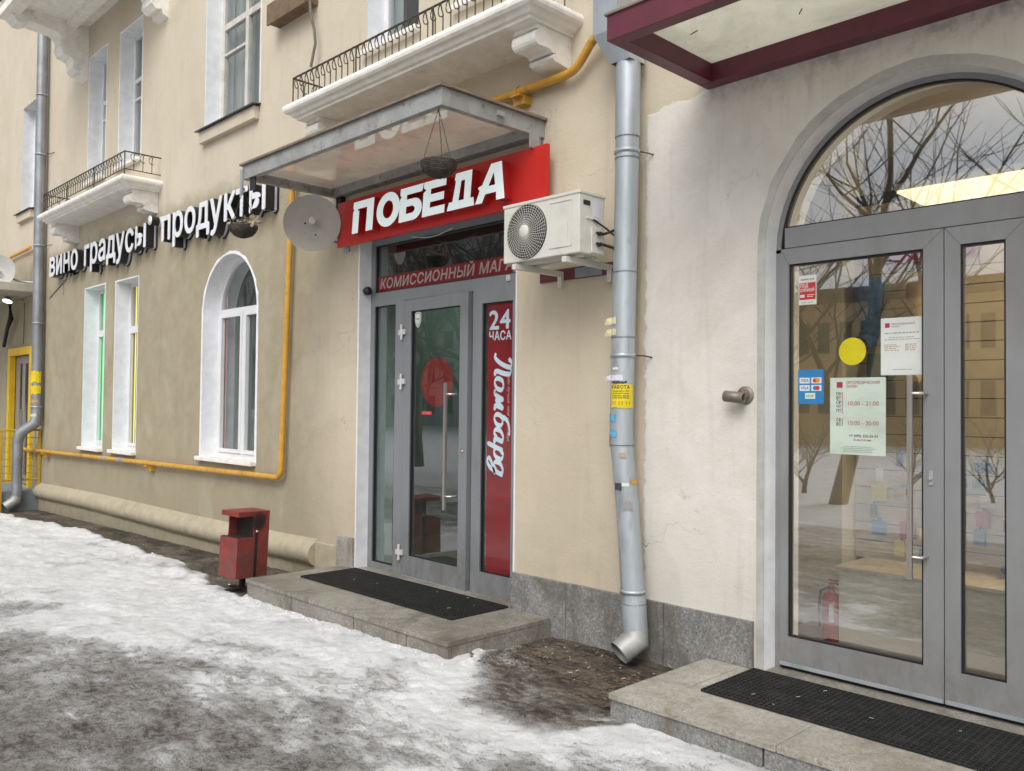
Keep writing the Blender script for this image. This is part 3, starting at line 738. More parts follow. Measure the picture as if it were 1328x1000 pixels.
def balcony(x0, x1, z, d, zr0, zr1, br, nbal, chips=False):
    P = [(.0, 0), (-d + .05, 0), (-d + .045, .018), (-d + .02, .026), (-d + .005, .045), (-d - .004, .052), (-d - .028, .060), (-d - .045, .078), (-d - .05, .10), (-d - .045, .125), (-d - .028, .142), (-d, .15), (0, .155)]
    # moulded edge swept round three sides
    mb = MB(); vs = []
    prof_ = P[1:-1]
    for (y, h) in prof_:
        o = -y - d      # outward offset from nominal edge
        vs.append([(x0 - o, 0.0, z + h), (x0 - o, y, z + h), (x1 + o, y, z + h), (x1 + o, 0.0, z + h)])
    fl = [p for row in vs for p in row]
    fs = [(i * 4 + j, i * 4 + j + 1, (i + 1) * 4 + j + 1, (i + 1) * 4 + j) for i in range(len(vs) - 1) for j in range(3)]
    fs += [(0, 1, 2, 3), tuple((len(vs) - 1) * 4 + j for j in (3, 2, 1, 0))]
    mb.add(fl, fs)
    s_ = mb.build('balcony', M['stucco'], bld)
    for (bx0, bx1, bh) in br: scroll_bracket(bx0, bx1, z - .001, d - .14, bh, s_)
    # low flower railing: rails, balusters with curled heads
    e = .03; r0, r1 = x0 + e, x1 - e; yf = -d + .02
    ra = MB()
    for zz, rr_ in ((zr0, .007), (zr1, .009)):
        ra.tube([(r0, 0, zz), (r0, yf, zz)], rr_, 6); ra.tube([(r0, yf, zz), (r1, yf, zz)], rr_, 6); ra.tube([(r1, yf, zz), (r1, 0, zz)], rr_, 6)
    for xx in (r0, (r0 * 2 + r1) / 3, (r0 + 2 * r1) / 3, r1): ra.tube([(xx, yf, z + .14), (xx, yf, zr1)], .008, 6)
    ra.build('railing', M['iron'], s_)
    base = None
    h = zr1 - zr0
    def bal(parent, p, along):
        nonlocal base
        if base is None:
            m_ = MB(); m_.tube([(0, 0, 0), (0, 0, h * .60), (-.004, -.01, h * .74), (-.002, -.02, h * .88), (.018, -.02, h * .98)], .0055, 5, False)
            m_.tube([(-.045 + .045 * math.cos(R(a)) + .045, -.012, h * .72 + h * .22 * math.sin(R(a))) for a in range(100, 301, 22)], .0048, 5, False)
            base = m_.build('baluster', M['iron'], parent)
            o = base
        else: o = twin(base, parent=parent)
        o.location = p; o.rotation_euler = (0, 0, along); return o
    for i in range(1, nbal): bal(s_, (r0 + (r1 - r0) * i / nbal, yf, zr0), 0)
    for xx in (r0, r1):
        for i in range(1, 4): bal(s_, (xx, yf * i / 4, zr0), math.pi / 2)
    return s_
balcony(-7.24, -4.05, 4.338, .50, 4.50, 4.735, ((-7.16, -6.93, .23), (-4.35, -4.12, .23)), 34)
balcony(-14.93, -11.45, 4.472, .49, 4.70, 4.93, ((-14.90, -14.67, .27), (-11.78, -11.55, .27)), 34)
# large balcony of the second floor, top left
bb = MB().box(-14.77, -11.3, -1.16, 0, 7.62, 7.80)
bb = bb.build('balcony', M['stucco'], bld, .01)
MB().box(-14.80, -11.27, -1.20, -.98, 7.50, 7.62).box(-14.78, -11.29, -.34, -.18, 7.54, 7.62).build('slab_rib', M['stucco'], bb, .01)
for xa in (-14.76, -11.66):
    P = [(0, 0), (-1.10, 0), (-1.13, -.06), (-1.10, -.14), (-1.02, -.22), (-.92, -.22), (-.85, -.17), (-.5, -.20), (-.42, -.25), (-.40, -.34), (-.42, -.42), (-.37, -.52), (-.25, -.55), (-.22, -.60), (-.23, -.70), (-.17, -.76), (-.09, -.74), (-.08, -.80), (0, -.83)]
    MB().prism(P, lambda a, b_: (xa, a, 7.62 + b_), lambda a, b_: (xa + .34, a, 7.62 + b_)).build('bracket', M['stucco'], bb)
box(-14.86, -11.2, -1.26, -1.14, 7.79, 7.84).build('edge_flashing', M['tin'], bb)

# weathered board box high on the wall with a hanging rag of cable
t_ = empty('wooden_shelf', (-7.8, 0, 5.75), 'weathered brown board shelf on the wall above the grey canopy, a cord hanging from it', 'shelf')
MB().box(-8.35, -7.58, -.14, 0, 5.72, 5.78).box(-8.35, -7.58, -.16, -.14, 5.70, 5.92).build('board', M['wood'], t_)
MB().tube([(-7.58, -.10, 5.80), (-7.56, -.10, 5.60), (-7.50, -.09, 5.42), (-7.49, -.08, 5.28), (-7.57, -.08, 5.06)], .016, 6).build('cord', M['rope'], t_)
into(t_)

# ------------------------------------------------------------------ shop entrances
FY = .13
def bars(mb, x0, x1, z0, z1, l, r_, b_, t_, y0, y1):
    mb.box(x0, x0 + l, y0, y1, z0, z1); mb.box(x1 - r_, x1, y0, y1, z0, z1)
    if b_: mb.box(x0 + l, x1 - r_, y0, y1, z0, z0 + b_)
    if t_: mb.box(x0 + l, x1 - r_, y0, y1, z1 - t_, z1)
def gasket(parent, x0, x1, z0, z1, y, t_=.010):
    g = MB(); bars(g, x0, x1, z0, z1, t_, t_, t_, t_, y, y + .02); return g.build('gasket', M['gasket'], parent)
def pane(parent, x0, x1, z0, z1, y, mat, label=None):
    o = MB().add([(x0, y, z0), (x1, y, z0), (x1, y, z1), (x0, y, z1)], [(0, 1, 2, 3)]).build('glass_pane', mat, parent)
    if label: o['label'] = label
    return o
# left entrance (red sign)
f = MB()
f.box(-6.765, -6.70, FY, FY + .07, .115, 3.22); f.box(-4.83, -4.665, FY, FY + .07, 2.72, 3.22)
f.box(-6.70, -4.665, FY, FY + .07, 2.612, 2.712); f.box(-6.70, -4.83, FY, FY + .07, 3.16, 3.22)
f.box(-6.37, -6.245, FY, FY + .07, .115, 2.612); f.box(-6.70, -6.37, FY, FY + .07, .115, .185)
f.box(-5.300, -5.190, FY, FY + .07, .115, 2.612); f.box(-4.830, -4.665, FY, FY + .07, .115, 2.612)
f.box(-5.190, -4.830, FY, FY + .07, .115, .305); f.box(-5.190, -4.830, FY, FY + .07, 2.50, 2.612)
f.box(-6.70, -6.37, FY, FY + .07, 2.585, 2.612)
df = f.build('door_frame', M['alu'], bld)
box(-5.335, -5.303, FY + .05, FY + .075, .115, 2.612).build('door_gap', M['gasket'], df)
for (a, b_, c, d_) in ((-6.70, -6.37, .185, 2.585), (-5.19, -4.83, .305, 2.50)):
    gasket(df, a, b_, c, d_, FY + .012); pane(df, a + .008, b_ - .008, c + .008, d_ - .008, FY + .028, M['glass_l'])
gasket(df, -6.70, -4.83, 2.712, 3.16, FY + .012); pane(df, -6.692, -4.838, 2.72, 3.152, FY + .028, M['glass_t'])
# hinged leaf, slightly ajar: built at its hinge, then turned
leaf = MB(); bars(leaf, 0, .915, .0, 2.500, .11, .105, .20, .105, -.004, .06)
lo = leaf.build('door', M['alu'], bld); lo['label'] = 'glazed leaf standing slightly ajar'
lo.matrix_parent_inverse = Matrix(); lo.location = (-6.245 + 8, FY + .005, .108); lo.rotation_euler = (0, 0, R(-1.9))
gk = gasket(lo, .11, .81, .20, 2.395, .008); pn = pane(lo, .118, .802, .208, 2.387, .026, M['glass_l'])
def pull(parent, x, z0, z1, y, s=1, side=1):
    h = MB().box(x - .013, x + .013, y - .085, y - .060, z0, z1); ho = h.build('handle', M['steel'], parent, .003)
    for zz in (z0 + .118, z1 - .095):
        k = MB(); k.tube([(x, y - .07, zz), (x + .055 * side, y - .07, zz), (x + .062 * side, y, zz)], .008, 8)
        k.build('handle_post', M['steel'], parent)
pull(lo, .712, .67, 1.74, 0)
MB().lathe([(.0, .012), (.010, .012), (.013, .004), (.013, 0)], (.862, -.004, 1.17), (0, -1, 0), 12).box(.852, .872, -.008, -.004, 1.13, 1.21).build('lock', M['steel'], lo, 0)
box(.02, .89, -.012, -.004, .002, .02).build('threshold_strip', M['zinc'], lo)
for zz in (2.32, 1.87, .33):
    hg = MB().tube([(-6.252, FY - .02, zz - .07), (-6.252, FY - .02, zz + .07)], .013, 8)
    hg.box(-6.30, -6.255, FY - .022, FY - .001, zz - .025, zz + .02).box(-6.25, -6.20, FY - .022, FY - .004, zz - .022, zz + .025)
    hg.build('hinge', M['white_metal'], df)
box(-6.762, -4.668, -.035, .40, .06, .127).build('threshold', M['granite_warm'], bld, .004)
# right entrance (arched)
zs, cx_, r_o = 2.595, -1.72, .845
f = MB(); FYR = .13
nA = 36
def arc_ring(mb, ro, ri, y0, y1):
    A = [math.pi * i / nA for i in range(nA + 1)]
    V_ = []
    for yy in (y0, y1):
        for rr in (ro, ri): V_ += [(cx_ + rr * math.cos(a), yy, zs + rr * math.sin(a)) for a in A]
    n1 = nA + 1; fs_ = []
    for i in range(nA):
        fs_ += [(i, i + 1, n1 + i + 1, n1 + i), (2 * n1 + i, 2 * n1 + i + 1, 3 * n1 + i + 1, 3 * n1 + i), (n1 + i, n1 + i + 1, 3 * n1 + i + 1, 3 * n1 + i)]
    mb.add(V_, fs_)
arc_ring(f, .845, .815, FYR, FYR + .07)
f.box(-2.565, -2.53, FYR, FYR + .07, .115, zs + .02)
f.box(-2.51, -.93, FYR + .001, FYR + .069, 2.622, 2.742)
f.box(-.91, -.875, FYR, FYR + .07, .115, zs + .02); f.box(-1.222, -1.19, FYR, FYR + .07, .115, 2.622)
dr = f.build('door_frame', M['alu_warm'], bld)
g = MB(); arc_ring(g, .817, .805, FYR + .008, FYR + .03); g.box(-2.51, -.93, FYR + .008, FYR + .03, 2.742, 2.750); g.build('gasket', M['gasket'], dr)
pl_ = [(cx_ + .807 * math.cos(math.pi * i / nA), zs + .807 * math.sin(math.pi * i / nA)) for i in range(nA + 1)]
pl_ = [(x, max(z, 2.75)) for x, z in pl_]
MB().add([(x, FYR + .03, z) for x, z in pl_], [tuple(t) for t in tessellate_polygon([[Vector((x, z, 0)) for x, z in pl_]])]).build('glass_pane', M['glass_r'], dr)
def r_leaf(x0, x1, gx0, gx1, z0=.150, z1=2.614, gz0=.322, gz1=2.520):
    q = MB(); y0, y1 = FYR - .012, FYR + .055
    q.box(x0, gx0, y0, y1, z0, z1); q.box(gx1, x1, y0, y1, z0, z1); q.box(gx0, gx1, y0, y1, z0, gz0); q.box(gx0, gx1, y0, y1, gz1, z1)
    o = q.build('door', M['alu_warm'], bld)
    gasket(o, gx0, gx1, gz0, gz1, FYR + .0, .011); pane(o, gx0 + .009, gx1 - .009, gz0 + .009, gz1 - .009, FYR + .02, M['glass_r'])
    # mitre lines at the frame corners
    mt = MB(); 
    for (xa, za, xb, zb) in ((x0, z1, gx0, gz1), (x1, z1, gx1, gz1)):
        L = math.hypot(xb - xa, zb - za); nx_, nz_ = -(zb - za) / L * .0008, (xb - xa) / L * .0008
        mt.add([(xa - nx_, y0 - .0006, za - nz_), (xb - nx_, y0 - .0006, zb - nz_), (xb + nx_, y0 - .0006, zb + nz_), (xa + nx_, y0 - .0006, za + nz_)], [(0, 1, 2, 3)])
    mt.build('mitre_joint', M['gasket'], o)
    box(x0 + .005, x1 - .005, y0 - .008, y0 - .0005, z0 + .002, z0 + .022).build('threshold_strip', M['zinc'], o)
    return o
lr = r_leaf(-2.578 + .051, -1.609, -2.477, -1.711); rr_ = r_leaf(-1.604, -1.224, -1.528, -1.317)
rr2 = r_leaf(-1.188, -.912, -1.115, -.985)
MB().box(-2.565, -.875, FYR + .02, FYR + .06, .112, .149).build('door_bottom', M['gasket'], dr)
pull(lr, -1.752, .775, 1.845, FYR - .012)
MB().box(-1.682, -1.660, FYR - .018, FYR - .0125, 1.27, 1.345).tube([(-1.671, FYR - .03, 1.305), (-1.671, FYR - .01, 1.305)], .009, 10).build('lock', M['zinc'], lr)
box(-2.562, -.878, -.04, .40, .06, .127).build('threshold', M['granite_warm'], bld, .004)
into(bld)
lo.matrix_parent_inverse = Matrix()
for o in bld.children:      # sub-parts share their part's frame
    pass

# ------------------------------------------------------------------ stair slabs
def entrance_step(x0, x1, name, label, fj, tj, top_m, side_m, y0=-1.0):
    e = empty(name, ((x0 + x1) / 2, y0 / 2, 0), label, 'step')
    zt = .135; y1 = -.045; th = .032
    g = .0018
    core = box(x0 + .03, x1 - .03, y0 + .03, y1, -.25, zt - th - .001).build('core', M['concrete'], e)
    xs2 = [x0] + list(tj) + [x1]
    rn = random.Random(5)
    for a, b_ in zip(xs2[:-1], xs2[1:]):           # front row of tread slabs
        k = rn.uniform(-.002, .001)
        box(a + g, b_ - g, y0 - .012, y0 + .37, zt - th + k, zt + k).build('tread_slab', top_m, e, .004)
    for a, b_ in ((x0, x0 + .24), (x1 - .40, x1)):
        box(a + g, b_ - g, y0 + .37 + 2 * g, y1, zt - th - .001, zt - .001).build('tread_slab', top_m, e, .004)
    box(x0 + .24 + g, x1 - .40 - g, y0 + .37 + 2 * g, y1, zt - th - .004, zt - .003).build('tread_slab', top_m, e, .003)
    fx2 = [x0] + list(fj) + [x1]
    for a, b_ in zip(fx2[:-1], fx2[1:]):
        box(a + g + .004, b_ - g - .004, y0 + .0, y0 + .028, -.25, zt - th - .002).build('riser_slab', side_m, e, .003)
    for xx, s_ in ((x0, 1), (x1, -1)):
        ys2 = [y0 + .03, y0 + .03 + .52, -.032]
        for a, b_ in zip(ys2[:-1], ys2[1:]):
            box(min(xx + .004 * s_, xx + .028 * s_), max(xx + .004 * s_, xx + .028 * s_), a + g, b_ - g, -.25, zt - th - .002).build('riser_slab', side_m, e, .003)
    into(e); return e
entrance_step(-6.945, -4.235, 'granite_step', 'grey brown granite step under the door with the red sign, snow along its front', (-6.2, -5.31, -4.68), (-5.93, -4.86), M['granite_warm'], M['granite_warm'])
entrance_step(-2.925, .6, 'granite_step', 'pale granite step before the tall arched glass door', (-2.02, -1.0, -.1), (-1.95, -.95), M['granite_pale'], M['granite'], y0=-.98)

def rubber_mat(x0, x1, y0, y1, z, label):
    e = empty('rubber_mat', ((x0 + x1) / 2, (y0 + y1) / 2, z), label, 'doormat')
    box(x0, x1, y0, y1, z, z + .003).build('base', M['rubber'], e)
    c = .030; gmb = MB(); n = int((x1 - x0) / c); k = int((y1 - y0) / c); rn = random.Random(9)
    for i in range(n + 1):
        x = x0 + (x1 - x0) * i / n; gmb.box(x - .0035, x + .0035, y0, y1, z + .002, z + .0115 + rn.uniform(0, .002))
    for j in range(k + 1):
        y = y0 + (y1 - y0) * j / k; gmb.box(x0, x1, y - .0035, y + .0035, z + .002, z + .0125 + rn.uniform(0, .0025))
    go = gmb.build('ring_grid', M['rubber'], e)
    into(e); return e
rubber_mat(-6.70, -4.66, -.615, -.055, .1335, 'black rubber grid mat at the red signed door')
rubber_mat(-2.60, -.80, -.60, -.055, .1335, 'black rubber grid mat at the arched door')

# ------------------------------------------------------------------ grey canopy with the glass roof
c1 = empty('grey_canopy', (-5.77, 0, 3.66), 'rusty grey steel canopy with dirty glass panes over the red sign', 'canopy')
X0, X1, YF, Z0, Z1 = -7.16, -4.375, -1.0, 3.66, 3.785
box(X0, X1, YF, YF + .055, Z0, Z1).build('front_beam', M['rust_frame'], c1, .004)
box(X0, X1, -.10, -.002, Z0, Z1).build('wall_beam', M['rust_frame'], c1, .004)
box(X0, X0 + .055, YF + .055, -.10, Z0 + .001, Z1 - .001).build('side_beam', M['rust_frame'], c1, .004)
box(X1 - .055, X1, YF + .055, -.10, Z0 + .001, Z1 - .001).build('side_beam', M['rust_frame'], c1, .004)
cols = [X0 + .055, X0 + .98, X0 + 1.90, X1 - .055]
for a, b_ in zip(cols[:-1], cols[1:]):
    MB().add([(a + .003, YF + .055, Z1 - .045), (b_ - .003, YF + .055, Z1 - .045), (b_ - .003, -.10, Z1 - .045), (a + .003, -.10, Z1 - .045)], [(0, 1, 2, 3)]).build('roof_pane', M['canopy_pane'], c1)
ed = MB().box(X0 - .02, X1 + .02, YF - .025, YF + .06, Z1, Z1 + .018).box(X0 - .02, X0 + .05, YF + .06, 0, Z1, Z1 + .018).box(X1 - .05, X1 + .03, YF + .06, 0, Z1, Z1 + .018)
ed.build('edge_flashing', M['flashing'], c1)
# corner lugs, a plate at the wall and a bracket on the side beam
box(X1 - .008, X1 + .006, -.16, -.05, 3.56, 3.70).build('lug', M['rust_frame'], c1); box(X1 + .001, X1 + .022, -.50, -.44, 3.71, 3.745).build('latch', M['rust_frame'], c1)
MB().box(X0 - .02, X0 + .02, YF - .015, YF - .001, 3.52, 3.75).build('corner_strap', M['zinc'], c1)
MB().box(X0 + .10, X0 + .20, YF + .02, YF + .03, 3.55, 3.66).build('hanging_plate', M['black'], c1)
MB().box(X0 + .06, X0 + .14, -.06, -.004, 3.50, 3.658).tube([(X0 + .1, -.05, 3.52), (X0 + .14, -.07, 3.44)], .008, 6).build('wall_bracket', M['soot'], c1)
into(c1)

c2 = empty('burgundy_canopy', (-1.1, 0, 3.66), 'burgundy steel canopy with dirty translucent roof above the arched door', 'canopy')
X0, X1, Z0, Z1 = -2.965, .85, 3.66, 3.80
box(X0, X1, YF, YF + .09, Z0, Z1).build('front_beam', M['burgundy'], c2, .004)
box(X0, X1, -.10, -.002, Z0, Z1).build('wall_beam', M['burgundy'], c2, .004)
for a in (X0, X1 - .09): box(a, a + .09, YF + .09, -.10, Z0 + .001, Z1 - .001).build('side_beam', M['burgundy'], c2, .003)
for a, b_ in ((X0 + .09, -1.09), (-1.084, X1 - .09)):
    MB().add([(a, YF + .09, Z1 - .025), (b_, YF + .09, Z1 - .025), (b_, -.10, Z1 - .025), (a, -.10, Z1 - .025)], [(0, 1, 2, 3)]).build('roof_pane', M['canopy_sheet'], c2)
box(X0 - .01, X1 + .01, YF - .012, YF + .10, Z1, Z1 + .012).build('edge_flashing', M['flashing'], c2)
tw = MB(); rn = random.Random(4)
for i in range(9):
    x = rn.uniform(X0 + .15, -.6); y = rn.uniform(-.85, -.15); a = rn.uniform(0, 3.1); l = rn.uniform(.02, .07)
    tw.tube([(x, y, Z1 - .034), (x + l * math.cos(a), y + l * math.sin(a), Z1 - .034)], .0035, 4)
tag(tw.build('dead_twigs', M['soot'], c2), kind='stuff')
into(c2)

# ------------------------------------------------------------------ red sign box with letters
sg = empty('shop_sign', (-5.6, 0, 3.14), 'red box sign with white letters ПОБЕДА under the grey canopy', 'sign')
box(-6.975, -4.240, -.12, -.085, 3.145, 3.57).build('sign_box', M['sign_red'], sg, .004)
for x_ in (-6.8, -5.6, -4.5): box(x_, x_ + .05, -.0845, -.001, 3.25, 3.50).build('spacer', M['black'], sg)
def poly_letter(loops, x, w_, z0, h, y0, y1, shear=.10):
    """loops: outer + holes in unit space (0..1)"""
    mp = lambda p: (x + (p[0] * w_) + shear * p[1] * h, z0 + p[1] * h)
    L = [[mp(p) for p in lp] for lp in loops]
    V3 = [[Vector((a, b_, 0)) for a, b_ in lp] for lp in L]
    tri = [tuple(t) for t in tessellate_polygon(V3)]
    flat = [p for lp in L for p in lp]
    face = MB().add([(a, y1, b_) for a, b_ in flat], tri)
    side = MB()
    for lp in L:
        n = len(lp); side.add([(a, y1 + .001, b_) for a, b_ in lp] + [(a, y0, b_) for a, b_ in lp], [(i, (i + 1) % n, n + (i + 1) % n, n + i) for i in range(n)])
    return face, side
def ell(cx, cy, rx, ry, n=26, a0=0, a1=360, rev=False):
    pts = [(cx + rx * math.cos(R(a0 + (a1 - a0) * i / n)), cy + ry * math.sin(R(a0 + (a1 - a0) * i / n))) for i in range(n if a1 - a0 == 360 else n + 1)]
    return pts[::-1] if rev else pts
LET = {
 'П': [[(0, 0), (.30, 0), (.30, .72), (.24, .68), (.22, .76), (.68, .76), (.68, 0), (1, 0), (1, 1), (0, 1), (0, .80), (.06, .74), (0, .70)]],
 'О': [ell(.5, .5, .52, .52), ell(.5, .5, .23, .27, rev=True)],
 'Б': [[(0, 0), (.62, 0)] + ell(.62, .32, .36, .32, 12, -90, 90)[1:] + [(.30, .64), (.30, .78), (.95, .78), (1.0, 1), (0, 1), (0, .80), (.08, .76), (0, .70)],
       [(.30, .22), (.30, .43), (.58, .43), (.66, .38), (.68, .32), (.66, .26), (.58, .22)]],
 'Е': [[(0, 0), (.96, 0), (.96, .23), (.32, .23), (.32, .39), (.90, .39), (.90, .61), (.32, .61), (.32, .77), (.96, .77), (.96, 1), (0, 1), (0, .84), (.12, .76), (0, .70)]],
 'Д': [[(-.14, -.0), (1.12, .0), (1.06, .23), (.92, .23), (.92, 1), (.18, 1), (.14, .84), (.20, .78), (.10, .23), (-.06, .23)],
       [(.38, .23), (.45, .77), (.62, .77), (.62, .23)]],
 'А': [[(0, 0), (.26, 0), (.36, .22), (.76, .22), (.78, 0), (1.08, 0), (.88, 1), (.50, 1), (.22, .48), (.06, .44), (.14, .34)],
       [(.46, .42), (.62, .76), (.70, .42)]],
}
xp = -6.615
for ch, xp, wd in (('П', -6.611, .320), ('О', -6.235, .325), ('Б', -5.905, .315), ('Е', -5.585, .300), ('Д', -5.228, .262), ('А', -4.925, .305)):
    fa, si = poly_letter(LET[ch], xp, wd, 3.215, .285, -.12, -.20)
    l_ = fa.build('letter', M['letter_lit'], sg); si.build('letter_side', M['sign_side'], l_)
into(sg)

# ------------------------------------------------------------------ shop lettering on the left: three layer channel letters
txt_roots = []
def channel_word(word, x0, x1, label):
    e = empty('sign_lettering', ((x0 + x1) / 2, 0, 3.7), label, 'sign', 'white channel lettering over the ground floor windows')
    size = .305 / .545
    g, w_ = text_geo(word, size, 0, .02)
    xs3 = [v[0] for vs_, _, _ in g for v in vs_]; k = (x1 - x0) / (max(xs3) - min(xs3)); ofx = x0 - min(xs3) * k
    B8 = [(0, 0), (-1, 0), (1, 0), (0, 1), (0, -1)]
    def layer(name, mat, vv, fs_, parent, y, d, bold, lift):
        mb = MB()
        for i, (du, dv) in enumerate(B8):
            extr(mb, [(a + du * bold, b_ + dv * bold) for a, b_ in vv], fs_, on_wall(0, y - i * lift, 3.735), d)
        return mb.build(name, mat, parent)
    for (vs_, fs_, ch) in g:
        vv = [(ofx + a * k, b_) for a, b_ in vs_]
        l_ = layer('letter', M['acrylic'], vv, fs_, e, -.150, .007, .010, .0003)
        layer('letter_body', M['black'], vv, fs_, l_, -.045, .103, .009, .0001)
        layer('letter_halo', M['lilac'], vv, fs_, l_, -.018, .024, .012, .0003)
        layer('letter_backing', M['black'], vv, fs_, l_, -.002, .014, .030, .0001)
    into(e); return e
channel_word('вино', -15.62, -14.25, 'white letters вино with black sides, nearest the left downspout')
channel_word('градусы', -13.93, -11.56, 'white letters градусы with black sides below the small balcony')
channel_word('продукты', -11.02, -8.33, 'white letters продукты with black sides beside the grey canopy')
e = empty('sign_dot', (-11.42, 0, 4.06), 'small round white disc raised between the lettered words', 'sign', 'white channel lettering over the ground floor windows')
MB().lathe([(0, .158), (.062, .158), (.062, .15)], (-11.42, 0, 4.06), (0, -1, 0), 24).build('letter', M['acrylic'], e)
MB().lathe([(.06, .15), (.06, .045)], (-11.42, 0, 4.06), (0, -1, 0), 24).build('letter_body', M['black'], e)
MB().lathe([(0, .044), (.062, .044), (.062, .018), (.078, .017), (.078, .002)], (-11.42, 0, 4.06), (0, -1, 0), 24).build('letter_halo', M['lilac'], e)
into(e)
cb = MB().tube([(-16.1, -.01, 3.43), (-15.5, -.01, 3.60), (-15.2, -.02, 3.68)], .007, 5).tube([(-15.35, -.02, 3.66), (-15.35, -.02, 3.42)], .004, 4)
tag(cb.build('cable', M['rope']), 'thin dark cable sagging from the letters вино to the left downspout', 'cable')

rnd_pts = [(-6.0 + .55 * i / 10, .02, 3.142 - .035 * math.sin(math.pi * i / 10)) for i in range(11)]
wr = MB().tube(rnd_pts, .004, 5)
tag(wr.build('white_wire', M['pvc']), 'thin white wire looping below the red sign box over the transom', 'cable')
# ------------------------------------------------------------------ air conditioner
ac = empty('air_conditioner', (-3.95, -.24, 2.65), 'white outdoor air conditioner unit on steel brackets beside the red sign', 'air conditioner')
ax0, ax1, ay0, ay1, az0, az1 = -4.30, -3.60, -.485, -.235, 2.65, 3.055
box(ax0, ax1, ay0, ay1, az0, az1 - .018).build('casing', M['ac'], ac, .008)
box(ax0 - .006, ax1 + .006, ay0 - .006, ay1 + .006, az1 - .022, az1).build('top_cover', M['ac'], ac, .005)
fcx, fcz, fr_ = -4.075, 2.845, .180
MB().lathe([(0, .002), (fr_, .002), (fr_ + .006, .004), (fr_ + .008, 0)], (fcx, ay0, fcz), (0, -1, 0), 40).build('fan_opening', M['black'], ac)
gr = MB()
for i in range(9):
    r_ = .055 + (fr_ - .05) * i / 8
    gr.tube([(fcx + r_ * math.cos(2 * math.pi * j / 40), ay0 - .014 - .012 * (1 - r_ / fr_), fcz + r_ * math.sin(2 * math.pi * j / 40)) for j in range(41)], .0015, 4, False)
for i in range(44):
    a = 2 * math.pi * i / 44; b_ = a + .28
    gr.tube([(fcx + .04 * math.cos(a), ay0 - .028, fcz + .04 * math.sin(a)), (fcx + fr_ * .6 * math.cos((a + b_) / 2), ay0 - .022, fcz + fr_ * .6 * math.sin((a + b_) / 2)), (fcx + (fr_ + .004) * math.cos(b_), ay0 - .006, fcz + (fr_ + .004) * math.sin(b_))], .0017, 4, False)
gr.build('fan_grille', M['ac'], ac)
MB().lathe([(0, .036), (.036, .034), (.044, .028), (.044, .02)], (fcx, ay0, fcz), (0, -1, 0), 24).build('fan_hub', M['ac'], ac)
# pressed panels on the front and side
MB().box(-3.86, -3.665, ay0 - .004, ay0 - .0005, 2.70, 2.74).box(-3.86, -3.70, ay0 - .005, ay0 - .0005, 2.70, 2.86).build('front_panel', M['ac'], ac, .003)
MB().box(-3.86, -3.662, ay0 - .004, ay0 - .0005, 3.0, 3.006).box(-3.668, -3.662, ay0 - .004, ay0 - .0005, 2.70, 3.0).build('pressed_ridge', M['ac'], ac)
MB().box(ax1 + .0005, ax1 + .004, -.45, -.385, 2.965, 2.995).build('side_grip', M['black'], ac)
MB().box(ax1 + .0005, ax1 + .012, -.375, -.255, 2.66, 2.83).box(ax1 + .0005, ax1 + .01, -.42, -.30, 2.875, 2.89).build('side_cover', M['ac'], ac, .003)
MB().box(ax1 + .0005, ax1 + .003, -.35, -.29, 2.90, 3.0).build('rating_label', M['lilac_paper'], ac)
for zz in (2.79, 2.72):
    v_ = MB(); v_.tube([(ax1 + .01, -.31, zz), (ax1 + .035, -.31, zz)], .014, 8).tube([(ax1 + .028, -.345, zz), (ax1 + .028, -.275, zz)], .010, 6); v_.build('service_valve', M['black'], ac)
pc = MB().tube([(ax1 + .005, -.36, 2.88), (ax1 + .03, -.25, 2.83), (ax1 + .05, -.12, 2.76), (ax1 + .03, -.03, 2.72)], .006, 6)
pc.tube([(ax1 + .03, -.28, 2.79), (ax1 + .045, -.18, 2.83), (ax1 + .03, -.08, 2.78), (ax1 + .01, -.04, 2.62), (ax1 - .1, -.02, 2.60)], .010, 6)
pc.tube([(ax1 + .03, -.28, 2.72), (ax1 + .045, -.2, 2.71), (ax1 + .03, -.06, 2.63)], .010, 6)
pc.build('pipework', M['black'], ac)
for xx in (-4.18, -3.72):
    k = MB().box(xx - .018, xx + .018, -.50, 0, 2.60, 2.636).box(xx - .018, xx + .018, -.04, 0, 2.40 + .12, 2.60)
    k.build('bracket', M['ac'], ac)
MB().box(-4.25, -3.65, -.42, -.38, 2.636, 2.649).box(-4.25, -3.65, -.30, -.26, 2.636, 2.649).build('mounting_rail', M['ac'], ac)
into(ac)
# scrap of old red and grey signboard behind the unit
t_ = empty('old_signboard', (-3.9, 0, 2.6), 'strip of old red signboard behind and below the air conditioner', 'sign')
box(-4.40, -3.64, -.012, 0, 2.575, 2.66).build('board', M['burgundy'], t_)
box(-4.05, -3.80, -.016, -.013, 2.58, 2.65).build('stripe', M['platform'], t_)
box(-3.60, -3.575, -.02, -.001, 2.6, 2.95).build('edge_strip', M['burgundy'], t_)
into(t_)
t_ = MB().box(-4.90, -4.855, .118, .129, 2.655, 2.70).box(-4.89, -4.865, .112, .118, 2.665, 2.69).build('alarm_sensor', M['white_metal'])
tag(t_, 'small grey square sensor at the right end of the transom bar', 'sensor')
t_ = MB().lathe([(0, .04), (.03, .034), (.04, .01), (.04, -.02), (.02, -.035), (0, -.035)], (-6.72, .06, 2.73), (0, -1, -.3), 18)
tag(t_.build('camera_dome', M['black']), 'small black dome camera at the left end of the transom bar', 'camera')

